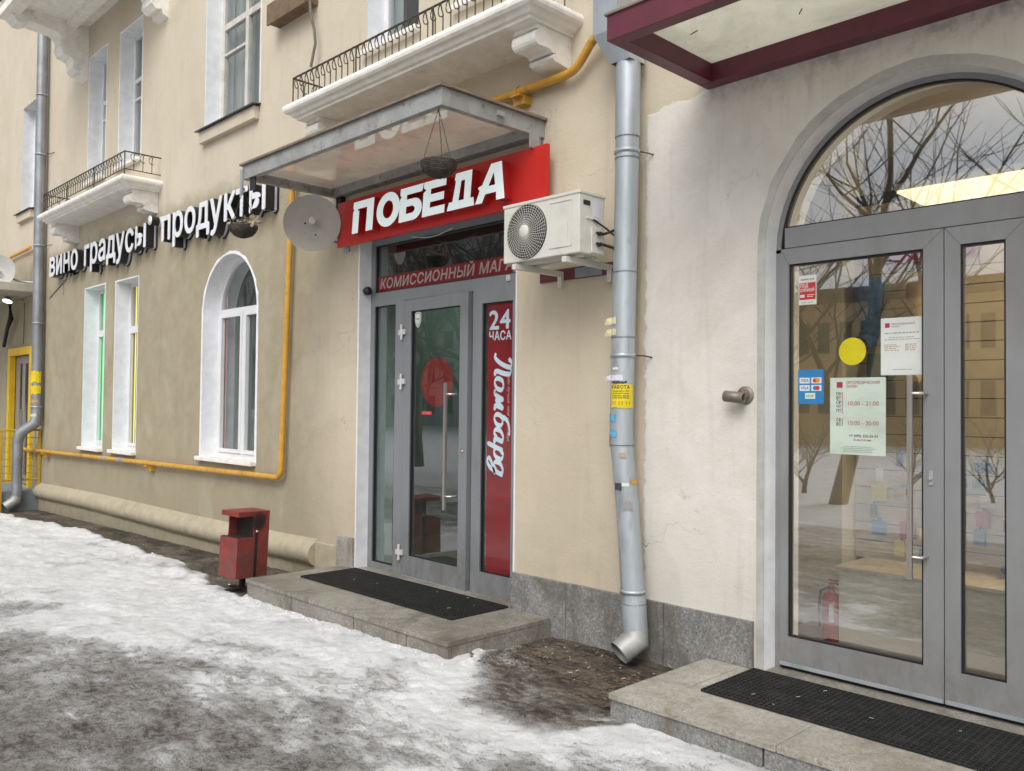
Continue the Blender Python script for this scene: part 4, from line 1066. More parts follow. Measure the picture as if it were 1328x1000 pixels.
# ------------------------------------------------------------------ satellite dishes
def dish(c, nrm, rad, label, mat, wall_pt):
    e = empty('satellite_dish', c, label, 'satellite dish')
    n = Vector(nrm).normalized(); c = Vector(c)
    P = [(rad * i / 12, .30 * rad * (i / 12) ** 2) for i in range(13)] + [(rad * 1.02, .30 * rad + .004), (rad * 1.02, .30 * rad - .008)] + [(rad * i / 12, .30 * rad * (i / 12) ** 2 - .008) for i in range(12, -1, -1)]
    MB().lathe(P, c, n, 48).build('reflector', mat, e)
    q = n.to_track_quat('Z', 'Y')
    MB().lathe([(.018, 0), (.018, .08), (.036, .085), (.036, .135), (.03, .145), (0, .145)], c + q @ Vector((0.01, 0.01, 0)), n, 20).build('feed', M['white_metal'], e)
    bo = MB()
    for dx, dy in ((-.07, .01), (-.07, -.09), (.03, -.10)):
        bo.lathe([(0, .008), (.009, .008), (.009, 0)], c + q @ Vector((dx, dy, .006)), n, 8)
    bo.build('bolt', M['black'], e)
    wp = Vector(wall_pt)
    MB().tube([c - n * .02, (c - n * .12 + wp) / 2 + Vector((0, 0, -.05)), wp], .018, 8).box(wp.x - .05, wp.x + .05, -.012, 0, wp.z - .07, wp.z + .07).build('mount', M['zinc'], e)
    into(e); return e
dish((-7.12, -.30, 3.36), (.80, -.60, .02), .262, 'grey satellite dish on the wall left of the red sign', M['dish'], (-6.99, -.01, 3.19))
dish((-17.28, -.50, 3.94), (.80, -.60, .10), .30, 'pale satellite dish cut by the left edge of the photo', M['dish_pale'], (-17.0, -.01, 3.78))

# ------------------------------------------------------------------ downspouts and gas pipe
def pipe_obj(name, pts, r, mat, parent, n=20): return MB().tube(pts, r, n).build(name, mat, parent)
def ring(parent, c, ax, r, w=.012, t_=.007, mat=None, name='clamp'):
    return MB().lathe([(r, -w), (r + t_, -w), (r + t_, w), (r, w)], c, ax, 24).build(name, mat or M['zinc'], parent)
ds = empty('downspout', (-3.5, -.14, 0), 'dented galvanised downspout covered with torn adverts, in the middle', 'downspout', 'galvanised downspouts on the facade')
rp = .078
pipe_obj('pipe', [(-3.49, -.14, 3.46), (-3.495, -.14, 3.0), (-3.52, -.14, 1.55), (-3.515, -.14, 1.40)], rp, M['zinc'], ds)
pipe_obj('pipe', [(-3.488, -.14, 3.94), (-3.49, -.14, 3.44)], rp + .004, M['zinc'], ds)
pipe_obj('lower_pipe', [(-3.516, -.14, 1.415), (-3.47, -.14, 1.05), (-3.425, -.14, .55), (-3.41, -.14, .40)], rp - .002, M['zinc'], ds)
pipe_obj('lower_pipe', [(-3.411, -.14, .42), (-3.39, -.145, .215)], rp + .003, M['zinc'], ds)
el_ = MB().tube([(-3.388, -.145, .235), (-3.385, -.15, .17), (-3.43, -.26, .095)], .080, 22, False); el_.tube([(-3.388, -.145, .23), (-3.385, -.15, .17), (-3.43, -.26, .095)], .075, 22, False)
el_.build('elbow', M['zinc_new'], ds)
# receiving hopper at the top and the wider pipe above it
hp = MB().lathe([(rp, 0), (rp + .012, .0), (.165, .22), (.165, .26), (.155, .26)], (-3.49, -.16, 3.93), (0, 0, 1), 4, False)
hopper = MB().add([(-3.57, -.22, 3.93), (-3.41, -.22, 3.93), (-3.41, -.06, 3.93), (-3.57, -.06, 3.93), (-3.66, -.30, 4.12), (-3.46, -.30, 4.12), (-3.46, -.03, 4.12), (-3.66, -.03, 4.12), (-3.66, -.30, 4.55), (-3.46, -.30, 4.55), (-3.46, -.03, 4.55), (-3.66, -.03, 4.55)],
    [(0, 1, 5, 4), (1, 2, 6, 5), (2, 3, 7, 6), (3, 0, 4, 7), (4, 5, 9, 8), (5, 6, 10, 9), (6, 7, 11, 10), (7, 4, 8, 11)])
hopper.build('hopper', M['zinc'], ds)
pipe_obj('upper_pipe', [(-3.56, -.16, 12.4), (-3.56, -.16, 4.5)], rp, M['zinc'], ds)
for z_, x_ in ((3.345, -3.491), (2.0, -3.511), (.475, -3.418)): ring(ds, (x_, -.14, z_), (0, 0, 1), rp)
for z_, x_ in ((3.30, -3.492), (2.12, -3.51), (1.415, -3.516), (.40, -3.409), (2.55, -3.503), (3.44, -3.49)): ring(ds, (x_, -.14, z_), (0, 0, 1), rp, .004, .004, M['zinc_dull'], 'seam')
for zz in (3.345, 2.0): MB().tube([(-3.45, -.16, zz), (-3.41, -.05, zz), (-3.38, .0, zz - .01)], .005, 5).build('wall_rod', M['iron'], ds)
into(ds)

dl = empty('downspout', (-16.35, -.12, 0), 'tall weathered downspout with a swan neck bend, at the left end', 'downspout', 'galvanised downspouts on the facade')
pipe_obj('pipe', [(-16.45, -.12, 9.6), (-16.38, -.12, 4.6), (-16.30, -.12, 1.40)], .085, M['zinc_dull'], dl)
MB().tube([(-16.30, -.12, 1.48), (-16.30, -.13, 1.28), (-16.36, -.35, 1.10), (-16.38, -.38, .96)], .088, 16).build('swan_neck', M['zinc_dull'], dl)
pipe_obj('lower_pipe', [(-16.38, -.38, 1.02), (-16.36, -.38, -.02)], .083, M['zinc_dull'], dl)
MB().tube([(-16.36, -.38, .02), (-16.36, -.40, -.05), (-16.38, -.54, -.15)], .088, 16, False).build('elbow', M['zinc_new'], dl)
for z_ in (7.0, 5.95, 4.35, 3.0, 1.55): ring(dl, (-16.30 - (z_ - 1.4) * .0185, -.12, z_), (0, 0, 1), .086)
for zz in (5.95, 4.35): MB().tube([(-16.3, -.05, zz), (-16.05, -.0, zz)], .006, 5).build('wall_rod', M['iron'], dl)
into(dl)

gp = empty('gas_pipe', (-8, -.08, 0), 'ochre yellow gas pipe running along the wall and over the canopy', 'pipe')
def rnd_path(pts, r=.07, n=5):
    pts = [Vector(p) for p in pts]; out_ = [pts[0]]
    for i in range(1, len(pts) - 1):
        a = (pts[i - 1] - pts[i]).normalized(); b_ = (pts[i + 1] - pts[i]).normalized()
        p0 = pts[i] + a * r; p1 = pts[i] + b_ * r
        for k in range(n + 1):
            t = k / n; out_.append((1 - t) ** 2 * p0 + 2 * t * (1 - t) * pts[i] + t * t * p1)
    out_.append(pts[-1]); return out_
MB().tube(rnd_path([(-17.5, -.07, .78), (-8.05, -.07, .885), (-7.915, -.07, 3.93), (-7.80, -.07, 4.04), (-4.02, -.07, 4.045), (-3.80, -.10, 4.24), (-3.55, -.08, 4.28), (-2.9, -.07, 4.28)], .10), .031, 14).build('pipe', M['gas'], gp)
for xx, zz in ((-16.0, .797), (-11.55, .846), (-4.62, 4.043)):
    MB().box(xx - .02, xx + .10, -.075, 0, zz - .10, zz - .035).box(xx - .01, xx + .09, -.12, 0, zz - .045, zz - .032).build('bracket', M['gas'], gp)
    MB().tube([(xx + .03, -.035, zz - .05), (xx + .03, -.035, zz + .02), (xx + .03, -.07, zz + .042), (xx + .03, -.105, zz + .02), (xx + .03, -.105, zz - .05)], .006, 6).build('u_bolt', M['gas'], gp)
for xx in (-13.2, -12.6, -12.5): MB().tube([(xx, -.07, .83 + (xx + 13) * .011), (xx + .12, -.07, .831 + (xx + 13) * .011)], .0325, 12).build('bare_patch', M['zinc'], gp)
into(gp)
t_ = MB().tube([(-17.1, -.06, 4.42), (-19.5, -.06, 4.36)], .03, 10).build('gas_branch', M['gas'])
tag(t_, 'short ochre pipe above the pale dish at the left edge', 'pipe')

# wall spout
t_ = MB().lathe([(0, 0), (.030, 0), (.034, .004), (.034, .125), (.028, .125), (.028, .03), (0, .03)], (-2.785, -.085, 1.735), (1, .12, -.10), 20)
t_.tube([(-2.69, -.0, 1.74), (-2.69, -.06, 1.735)], .030, 14).lathe([(.03, .001), (.055, .001), (.055, .008), (.03, .009)], (-2.69, 0, 1.74), (0, -1, 0), 20)
M['dull_pipe'] = simple('dull_brown_steel', (.27, .235, .20), .5, .6, var=.2, dirt=(.12, .08, .05), dirt_amt=.5)
tag(t_.build('wall_spout', M['dull_pipe']), 'short steel pipe stub sticking out of the wall left of the arched door', 'pipe stub')

# ------------------------------------------------------------------ hanging baskets
def basket(c, r, hang, label, flowers=False):
    e = empty('hanging_basket', c, label, 'basket', 'wicker baskets hung from the grey canopy corners')
    x, y, z = c; w_ = MB(); rn = random.Random(int(abs(x) * 10)); nr = 11
    prof_ = [(r * math.sin(R(8 + 82 * i / nr)), -r * .80 * math.cos(R(8 + 82 * i / nr))) for i in range(nr + 1)]
    for i, (rr, zz) in enumerate(prof_):
        N = 28
        for k in (0, 1):
            w_.tube([((x + (rr + .004 * math.sin(j * math.pi + i * math.pi + k * math.pi)) * math.cos(2 * math.pi * j / N), y + (rr + .004 * math.sin(j * math.pi + i * math.pi + k * math.pi)) * math.sin(2 * math.pi * j / N), z + zz + k * .007 + rn.uniform(-.004, .004))) for j in range(N + 1)], .0045, 4, False)
    w_.build('wicker', M['wicker'], e)
    MB().lathe([(a * .96, b_ * .97) for a, b_ in prof_] + [(0, prof_[-1][1] - .03)], c, (0, 0, 1), 20).build('liner', M['wicker'], e)
    if hang:
        ch = MB()
        for a in (90, 210, 330):
            p0 = Vector((x + r * math.cos(R(a)), y + r * math.sin(R(a)), z)); p1 = Vector(hang)
            N = 16
            ch.tube([p0.lerp(p1, i / N) + Vector((.003 * (-1) ** i, 0, 0)) for i in range(N + 1)], .0032, 4, False)
        ch.build('hanger', M['iron'], e)
    if flowers:
        fm = MB()
        for i in range(90):
            a = rn.uniform(0, 6.28); q = rn.uniform(0, r * 1.15); zz = z + rn.uniform(.0, .06); px_, py_ = x + q * math.cos(a), y + q * math.sin(a)
            d = Vector((rn.uniform(-1, 1), rn.uniform(-1, 1), rn.uniform(-.2, 1))).normalized() * rn.uniform(.015, .035); s_ = Vector((rn.uniform(-1, 1), rn.uniform(-1, 1), rn.uniform(-1, 1))).normalized() * .012
            p = Vector((px_, py_, zz)); fm.add([p - s_, p + s_, p + d + s_ * .6, p + d - s_ * .6], [(0, 1, 2, 3)])
        for i in range(30):
            a = rn.uniform(0, 6.28); p = Vector((x + r * 1.25, y + .02, z + .03)); d = Vector((math.cos(a), rn.uniform(-.5, .5), math.sin(a))) * .055
            s_ = Vector((-math.sin(a), 0, math.cos(a))) * .007; fm.add([p - s_, p + s_, p + d + s_, p + d - s_], [(0, 1, 2, 3)])
        tag(fm.build('dried_flowers', M['dry_flower'], e), kind='stuff')
    into(e)
basket((-4.43, -.97, 3.285), .122, (-4.44, -.97, 3.655), 'empty wicker hanging basket on chains in front of the red sign')
basket((-7.19, -.97, 3.25), .125, (-7.17, -.98, 3.60), 'wicker basket of dried flowers before the white lettering', True)

# ------------------------------------------------------------------ litter bin
bn = empty('litter_bin', (-7.39, -.80, 0), 'rusty red steel litter bin with a hooded opening, standing left of the step', 'bin')
bx0, bx1, byf, byb, bz0, bzt = -.13, .13, -.17, .17, .075, .675
gz = -.055
def lb(name, *a, mat='bin_red', bev=.003): return box(*a).build(name, M[mat], bn, bev)
lb('front_box', bx0, bx1, byf, .0, bz0, .44); 
MB().box(bx0, bx1, .0, byb, bz0, bzt - .001).build('body', M['bin_red'], bn, .003)
lb('hood', bx0, bx1, byf, .0 - .0005, bzt - .045, bzt)
lb('back_cheek', bx0 + .004, bx0 + .012, byf + .08, 0, .44, bzt - .046)
MB().box(bx0 + .012, bx1 - .006, -.0035, -.0005, .442, bzt - .047).build('opening', M['soot'], bn)
MB().box(bx0 + .01, bx1 - .01, byf + .01, -.004, .4405, .443).build('ash_tray', M['soot'], bn)
MB().box(bx1 + .0005, bx1 + .004, .018, .045, bz0, .475).build('door_gap', M['soot'], bn)
MB().lathe([(0, .014), (.012, .012), (.012, 0)], (bx1, .033, .49), (1, 0, 0), 10).build('lock', M['steel'], bn)
MB().box(-.02, .02, -.02, .02, gz, bz0).box(-.16, .16, -.025, .025, gz + .0, gz + .02).box(-.025, .025, -.17, .19, gz + .001, gz + .021).build('foot', M['soot'], bn)
MB().box(-.10, -.08, byf + .03, byf + .05, .443, .449).build('cigarette_end', M['butt'], bn)
for ch in bn.children: pass
bn.rotation_euler = (R(-1.5), R(1.5), R(9)); bn.location = (-7.385, -.82, .0)

# ------------------------------------------------------------------ yellow entrance at the far left
yd = empty('yellow_doorway', (-17.7, 0, .1), 'doorway with a bright yellow frame and beige door, far left', 'doorway')
MB().box(-18.44, -18.30, -.05, .05, .10, 2.64).box(-17.06, -16.93, -.05, .05, .10, 2.64).box(-18.30, -17.06, -.05, .05, 2.50, 2.64).build('frame', M['yellow_paint'], yd, .003)
dd = box(-18.29, -17.07, .06, .10, .12, 2.49).build('door_leaf', M['door_beige'], yd, .003)
MB().box(-17.95, -17.88, .045, .0595, .3, 2.35).box(-17.62, -17.50, .045, .0595, .3, 2.35).build('glazing', M['far_pane'], dd)
MB().box(-17.82, -17.80, .03, .045, 1.0, 1.5).build('handle', M['steel'], dd)
into(yd)
rl = empty('entrance_railing', (-16.45, -.6, 0), 'ochre metal railing with thin wires beside the left downspout', 'railing')
MB().tube([(-16.4, -.02, 1.15), (-16.4, -1.6, 1.15)], .02, 6).tube([(-16.4, -.02, .30), (-16.4, -1.6, .30)], .018, 6).build('rail', M['ochre_rail'], rl)
for y_ in (-.03, -.62, -1.2, -1.6): MB().box(-16.42, -16.38, y_ - .02, y_ + .02, -.28 if y_ < -.1 else .1, 1.15).build('post', M['ochre_rail'], rl)
w_ = MB()
for k in range(6): w_.tube([(-16.4, -.02, .42 + k * .12), (-16.4, -1.6, .42 + k * .12)], .005, 4, False)
for k in range(12): w_.tube([(-16.4, -.1 - k * .13, .3), (-16.4, -.1 - k * .13, 1.15)], .004, 4, False)
w_.build('wire_mesh', M['ochre_rail'], rl)
into(rl)
t_ = box(-19.6, -16.44, -2.0, -.003, -.5, .10).build('entrance_platform', M['platform'], None, .01)
tag(t_, 'blue grey raised landing in front of the yellow doorway', 'platform')
t_ = box(-19.8, -16.60, -1.5, -.003, 3.56, 3.70).build('concrete_canopy', M['concrete'], None, .01)
tag(t_, 'flat beige concrete canopy over the yellow doorway', 'canopy')
sp_ = empty('spotlight', (-18, 0, 3.5), 'lit round spotlight under the beige concrete canopy', 'lamp')
MB().lathe([(.02, .10), (.05, .08), (.085, 0)], (-17.55, -.30, 3.46), (-.3, .3, .9), 16).tube([(-17.58, -.27, 3.54), (-17.60, -.02, 3.50)], .015, 6).build('housing', M['steel'], sp_)
MB().lathe([(0, .003), (.08, .003)], (-17.55, -.30, 3.46), (-.3, .3, .9), 16).build('bulb', M['spot'], sp_)
into(sp_)
cb = MB().tube([(-18.2, -.10, 3.50), (-18.0, -.12, 3.2), (-18.25, -.12, 3.0), (-18.6, -.08, 2.7)], .035, 8)
tag(MB().tube([(-17.5, -.03, 3.45), (-17.5, -.03, 2.7)], .006, 5).build('thin_cable', M['black']), 'thin straight cable down the wall above the yellow doorway', 'cable')
tag(cb.build('cable_bundle', M['black']), 'black cable bundle hanging under the beige concrete canopy', 'cable')

# ------------------------------------------------------------------ adverts and stickers on the pipes
def wrap(cx, cy, r, z0, a0, tilt=0):
    """maps (u, v, d) onto a pipe; a0 = angle of the sheet's left edge measured from -Y towards +X"""
    a0 = a0 + R(36)
    return lambda u, v, d: (cx + (r + d) * math.sin(a0 + u / r) + tilt * (v), cy - (r + d) * math.cos(a0 + u / r), z0 + v)
def curved_sheet(cx, cy, r, z0, h, a0, a1, ragged=0, tilt=0, seed=1):
    mb = MB(); N = 12; rn = random.Random(seed)
    top = [rn.uniform(-ragged, ragged) for _ in range(N + 1)]; bot = [rn.uniform(-ragged, ragged) for _ in range(N + 1)]
    fn = wrap(cx, cy, r, z0, a0, tilt)
    for dd_ in (.0025,):
        vs = [fn((a1 - a0) * r * i / N, bot[i], dd_) for i in range(N + 1)] + [fn((a1 - a0) * r * i / N, h + top[i], dd_) for i in range(N + 1)]
        mb.add(vs, [(i, i + 1, N + 2 + i, N + 1 + i) for i in range(N)], True)
    return mb
PX, PY = -3.517, -.141
ad = empty('job_advert', (PX, PY, 1.68), 'yellow paper advert РАБОТА wrapped round the middle downspout', 'poster')
curved_sheet(PX, PY, rp, 1.655, .155, R(-55), R(62), .004, 0, 2).build('sheet', M['yellow_paper'], ad)
tx = MB(); fn = wrap(PX, PY, rp, 1.782, R(-52)); flat_text(tx, 'РАБОТА', .030, lambda u, v, d: fn(u, v, .0034 + d), .022, 0, .05, .125)
for i, ln in enumerate(('подработка', 'на каждый день', 'в вашем городе', '8 925 675-09-63')):
    fn2 = wrap(PX, PY, rp, 1.762 - i * .015, R(-48))
    try: flat_text(tx, ln, .0125 if i < 3 else .016, lambda u, v, d, fn2=fn2: fn2(u, v, .0034 + d), .012, 0, 0, .115)
    except KeyError: pass
for i in range(3):
    for j in range(3):
        fn2 = wrap(PX, PY, rp, 1.694 - j * .007, R(-48 + i * 34)); tx.add([fn2(0, 0, .0034), fn2(.028, 0, .0034), fn2(.028, .003, .0034), fn2(0, .003, .0034)], [(0, 1, 2, 3)])
tx.build('print', M['ink'], ad); into(ad)
def scrap(name, label, mat, z0, h, a0, a1, rag=.008, seed=3, cx=PX, curl=0, group='torn paper scraps on the middle downspout', r=rp):
    mb = curved_sheet(cx, PY, r, z0, h, R(a0), R(a1), rag, 0, seed)
    if curl:   # a corner that stands away from the pipe towards the left
        fn = wrap(cx, PY, r, z0, R(a0)); p0 = fn(0, 0, .001); p1 = fn(0, h, .001)
        mb.add([p0, p1, (p1[0] - curl * .6, p1[1] - .02, p1[2] - .012), (p0[0] - curl, p0[1] - .015, p0[2] - .004)], [(0, 1, 2, 3)])
    return tag(mb.build(name, mat), label, 'paper', group)
scrap('paper_scrap', 'pale curled paper scrap, topmost on the middle downspout', M['pale_yellow_paper'], 2.205, .045, -75, -35, .006, 3, -3.51, .05)
scrap('paper_scrap', 'yellowish curled paper scrap just above the seam of the middle downspout', M['pale_yellow_paper'], 2.13, .045, -75, -35, .006, 4, -3.51, .05)
scrap('paper_scrap', 'lilac white paper strip right above the yellow advert', M['lilac_paper'], 1.835, .035, -75, 5, .004, 5, PX, .035)
scrap('paper_scrap', 'upper of two small blue paper scraps below the yellow advert', M['blue_paper'], 1.565, .045, -80, -30, .006, 6)
scrap('paper_scrap', 'lower of two small blue paper scraps below the yellow advert', M['blue_paper'], 1.465, .05, -80, -25, .007, 7)
scrap('paper_scrap', 'tiny white torn paper remains above the yellow advert', M['paper'], 1.905, .016, -50, -18, .004, 8, -3.515)
scrap('paper_scrap', 'tall black torn strip at the left edge of the downspout', M['ink'], 1.40, .09, -88, -72, .006, 9)
scrap('paper_scrap', 'dark printed strip between lilac paper and yellow advert', M['ink'], 1.815, .014, -50, 25, .003, 10)
scrap('sticker', 'small square brown sticker below the dent of the downspout', M['ink_tan'], 1.335, .03, -18, 12, 0, 11, -3.502)
scrap('sticker', 'black and gold band sticker crossing the lower downspout, left piece', M['ink'], 1.125, .045, -62, -20, .002, 12, -3.477)
scrap('sticker', 'gold and black sticker crossing the lower downspout, right piece', M['gas'], 1.165, .032, 28, 72, .002, 13, -3.484)
scrap('paper_scrap', 'white scrap between the black and gold stickers', M['paper'], 1.15, .022, -18, 18, .004, 14, -3.482)
scrap('sticker', 'ragged dark mark low on the middle downspout', M['ink_pale'], 1.0, .05, -20, 25, .012, 15, -3.464)
LXp = -16.33
def lscrap(label, mat, z0, h, a0, a1, seed, r=.0865, rag=.02): 
    mb = curved_sheet(-16.30 - (z0 - 1.4) * .0185, -.12, r, z0, h, R(a0), R(a1), rag, 0, seed); tag(mb.build('paper_scrap', mat), label, 'paper', 'notices on the left downspout')
lscrap('large yellow notice, upper one on the left downspout', M['yellow_paper'], 1.97, .20, -60, 85, 21)
lscrap('yellow notice, lower one on the left downspout', M['yellow_paper'], 1.77, .15, -75, 85, 22)
lscrap('narrow dark banded strip on the left downspout', M['ink_tan'], 1.62, .06, -40, 60, 23)
lscrap('white torn strip low on the left downspout', M['paper'], 1.38, .05, -60, 40, 24, .0905)

# ------------------------------------------------------------------ films, stickers and notices on the left entrance
def board(name, x0, x1, z0, z1, y, mat, label, cat, group=None, th=.0015):
    e = empty(name, ((x0 + x1) / 2, y, z0), label, cat, group)
    box(x0, x1, y - th, y, z0, z1).build('sheet', mat, e); return e
YG = FY + .026
e = board('window_banner', -6.69, -4.84, 2.722, 2.868, YG, M['red_film'], 'red translucent strip КОМИССИОННЫЙ МАГАЗИН across the transom glass', 'banner')
tx = MB(); flat_text(tx, 'КОМИССИОННЫЙ МАГАЗИН', .128, on_wall(-6.66, YG - .002, 2.752), .022, .16, .03, 2.12)
tx.v = [v for v in tx.v]; o_ = tx.build('lettering', M['strip_text'], e); into(e)
e = board('pawnshop_banner', -5.142, -4.842, .317, 2.488, YG, M['red_film'], 'tall dark red window film with 24 ЧАСА and Ломбард written downwards', 'banner')
tx = MB(); flat_text(tx, '24', .215, on_wall(-5.132, YG - .002, 2.283), .022, 0, .03, .262)
flat_text(tx, 'ЧАСА', .098, on_wall(-5.132, YG - .002, 2.193), .022, 0, .03, .268)
tx.build('lettering', M['film_text'], e)
# hand drawn word Ломбард, running downwards: u along the word, v up the letters (towards +X)
def catm(p, n=7):
    p = [Vector((a, b_)) for a, b_ in p]; p = [p[0] * 2 - p[1]] + p + [p[-1] * 2 - p[-2]]; out_ = []
    for i in range(1, len(p) - 2):
        for k in range(n):
            t = k / n; out_.append(.5 * ((2 * p[i]) + (-p[i - 1] + p[i + 1]) * t + (2 * p[i - 1] - 5 * p[i] + 4 * p[i + 1] - p[i + 2]) * t * t + (-p[i - 1] + 3 * p[i] - 3 * p[i + 1] + p[i + 2]) * t ** 3))
    out_.append(p[-2]); return out_
def pen(mb, pts, fn, w0=.20, thin=.42, d0=0):
    q = catm(pts); n = len(q); L = []; Rr = []
    for i, p in enumerate(q):
        t = (q[min(i + 1, n - 1)] - q[max(i - 1, 0)]); t = t.normalized() if t.length else Vector((1, 0)); nn_ = Vector((-t.y, t.x))
        vert = abs(t.x * .17 + t.y * .985); wd = w0 * (thin + (1 - thin) * vert ** 1.5) * .5 * (.55 if i in (0, n - 1) else 1)
        L.append(p + nn_ * wd); Rr.append(p - nn_ * wd)
    mb.add([fn(a.x, a.y, d0) for a in L] + [fn(a.x, a.y, d0) for a in Rr], [(i, i + 1, n + i + 1, n + i) for i in range(n - 1)])
W_ = []   # strokes in x-height units, slanted afterwards
W_ += [[(-.28, 1.45), (-.12, 1.72), (.20, 1.62), (.22, 1.0), (.10, .35), (-.12, -.02), (-.35, .12)], [(.22, 1.72), (.60, 1.60), (.72, 1.0), (.72, .25), (.86, -.02), (1.02, .10)]]
x_ = 1.10
W_ += [[(x_ + .42, .95), (x_ + .10, .80), (x_ + .06, .30), (x_ + .34, .0), (x_ + .66, .22), (x_ + .68, .70), (x_ + .42, .96)]]
x_ = 2.0
W_ += [[(x_, .12), (x_ + .06, -.02), (x_ + .22, .15), (x_ + .34, .95)], [(x_ + .34, .95), (x_ + .50, .10)], [(x_ + .50, .10), (x_ + .88, .95)], [(x_ + .88, .95), (x_ + .86, .2), (x_ + 1.0, -.01), (x_ + 1.14, .12)]]
x_ = 3.32
W_ += [[(x_ + .40, .92), (x_ + .08, .76), (x_ + .06, .28), (x_ + .34, .0), (x_ + .66, .24), (x_ + .66, .66), (x_ + .40, .92)], [(x_ + .10, .62), (x_ + .12, 1.20), (x_ + .40, 1.52), (x_ + .86, 1.62), (x_ + 1.02, 1.52)]]
x_ = 4.24
W_ += [[(x_ + .66, .80), (x_ + .40, .97), (x_ + .08, .70), (x_ + .08, .22), (x_ + .32, .0), (x_ + .60, .30)], [(x_ + .68, .96), (x_ + .66, .25), (x_ + .80, -.01), (x_ + .96, .12)]]
x_ = 5.32
W_ += [[(x_ + .12, .94), (x_ + .10, .2), (x_ + .06, -.72)], [(x_ + .12, .62), (x_ + .38, .97), (x_ + .70, .74), (x_ + .68, .22), (x_ + .42, .0), (x_ + .16, .18)]]
x_ = 6.24
W_ += [[(x_ + .66, .80), (x_ + .40, .97), (x_ + .08, .70), (x_ + .08, .22), (x_ + .32, .0), (x_ + .62, .30)], [(x_ + .70, .96), (x_ + .66, .20), (x_ + .56, -.42), (x_ + .26, -.72), (x_ + .02, -.50), (x_ + .30, -.18), (x_ + .86, .14)]]
S = .95 / 7.25; tx = MB()
for i, st in enumerate(W_):
    st = [(a + .22 * b_, b_) for a, b_ in st]
    pen(tx, st, lambda u, v, d: (-5.055 + v * S * .84, YG - .0022 - d, 2.075 - (u + .25) * S), .30, .40, i * .00006)
tx.build('script_word', M['film_text'], e)
tx = MB(); flat_text(tx, 'мы лучше чем у соседа', .042, lambda u, v, d: (-4.905 + v, YG - .002 - d, 1.90 - u), .012, .25, 0, .52); tx.build('small_line', M['strip_text'], e)
into(e)
# red round decal on the open leaf, shield sticker
e = empty('round_decal', (-5.80, YG, 1.86), 'red round decal on the glass of the half open door', 'sticker')
MB().lathe([(0, .0), (.218, .0)], (-5.835, FY + .058, 1.862), (0, -1, 0), 48, False).build('disc', M['red_decal'], e)
tx = MB(); flat_text(tx, '24', .20, on_wall(-5.97, FY + .0565, 1.80), .012, 0, .02, .27); tx.build('faint_figures', M['red_faint'], e); into(e)
tx = board('small_notice', -5.98, -5.84, 1.575, 1.605, FY + .012, M['red_decal'], 'tiny red line of print below the red round decal', 'sticker')
t2 = MB(); flat_text(t2, '24 часа', .03, on_wall(-5.97, FY + .0095, 1.58), .012); t2.build('print', M['strip_text'], tx); into(tx)
e = empty('shield_sticker', (-6.06, YG, 2.43), 'small white shield sticker in the top left corner of the door glass', 'sticker')
def shield(s): return [(-.036 * s, .045 * s), (0, .06 * s), (.036 * s, .045 * s), (.036 * s, -.01 * s), (.02 * s, -.045 * s), (0, -.062 * s), (-.02 * s, -.045 * s), (-.036 * s, -.01 * s)]
for s_, m_, dy in ((1.25, 'paper', 0), (1.05, 'ink_pale', .001), (.9, 'paper', .002)):
    MB().add([(-6.055 + a, FY + .014 - dy, 2.425 + b_) for a, b_ in shield(s_)], [tuple(range(8))]).build('sheet' if s_ > 1.2 else 'inner_outline', M[m_], e)
tx = MB(); flat_text(tx, 'охрана', .02, on_wall(-6.08, FY + .0105, 2.425), .012, 0, 0, .05); tx.build('print', M['ink'], e); into(e)

# stickers on the right entrance
YR = FYR + .018
e = board('security_sticker', -2.428, -2.318, 2.275, 2.448, YR, M['paper'], 'white and red sticker ПОД ОХРАНОЙ in the top left corner of the arched door', 'sticker')
box(-2.423, -2.323, YR - .0025, YR - .0016, 2.305, 2.405).build('red_field', M['sticker_red'], e)
tx = MB(); flat_text(tx, 'ПОД', .030, on_wall(-2.418, YR - .003, 2.378), .022, 0, 0, .05); flat_text(tx, 'ОХРАНОЙ', .026, on_wall(-2.418, YR - .003, 2.352), .022, 0, 0, .088)
tx.box(-2.418, -2.39, YR - .0035, YR - .0028, 2.318, 2.335).box(-2.375, -2.33, YR - .0035, YR - .0028, 2.330, 2.334).box(-2.375, -2.34, YR - .0035, YR - .0028, 2.320, 2.324); tx.build('print', M['paper'], e)
tx = MB(); flat_text(tx, 'охранная служба', .014, on_wall(-2.415, YR - .002, 2.42), .012, 0, 0, .085); flat_text(tx, 'телефон 24', .009, on_wall(-2.41, YR - .002, 2.285), .012, 0, 0, .07); tx.build('small_print', M['ink'], e); into(e)

e = board('payment_sticker', -2.430, -2.273, 1.692, 1.893, YR, M['sticker_blue'], 'blue sticker with payment card logos on the left edge of the arched door', 'sticker')
for i, (cx0, cz0) in enumerate(((-2.420, 1.812), (-2.348, 1.812), (-2.420, 1.768), (-2.348, 1.768), (-2.386, 1.722))):
    box(cx0, cx0 + .062, YR - .0025, YR - .0016, cz0, cz0 + .034).build('card_logo', M['paper'], e)
tx = MB()
for cz0 in (1.812, 1.768): flat_text(tx, 'VISA', .024, on_wall(-2.415, YR - .003, cz0 + .009), .022, .15, 0, .05)
tx.build('print', M['sticker_blue'], e)
for cz0, ma_, mb_ in ((1.829, M['sticker_red'], M['orange']), (1.785, M['sticker_blue'], M['sticker_red'])):
    MB().lathe([(0, 0), (.013, 0)], (-2.325, YR - .003, cz0), (0, -1, 0), 16, False).build('ring_mark', ma_, e)
    MB().lathe([(0, 0), (.013, 0)], (-2.309, YR - .0034, cz0), (0, -1, 0), 16).build('ring_mark', mb_, e)
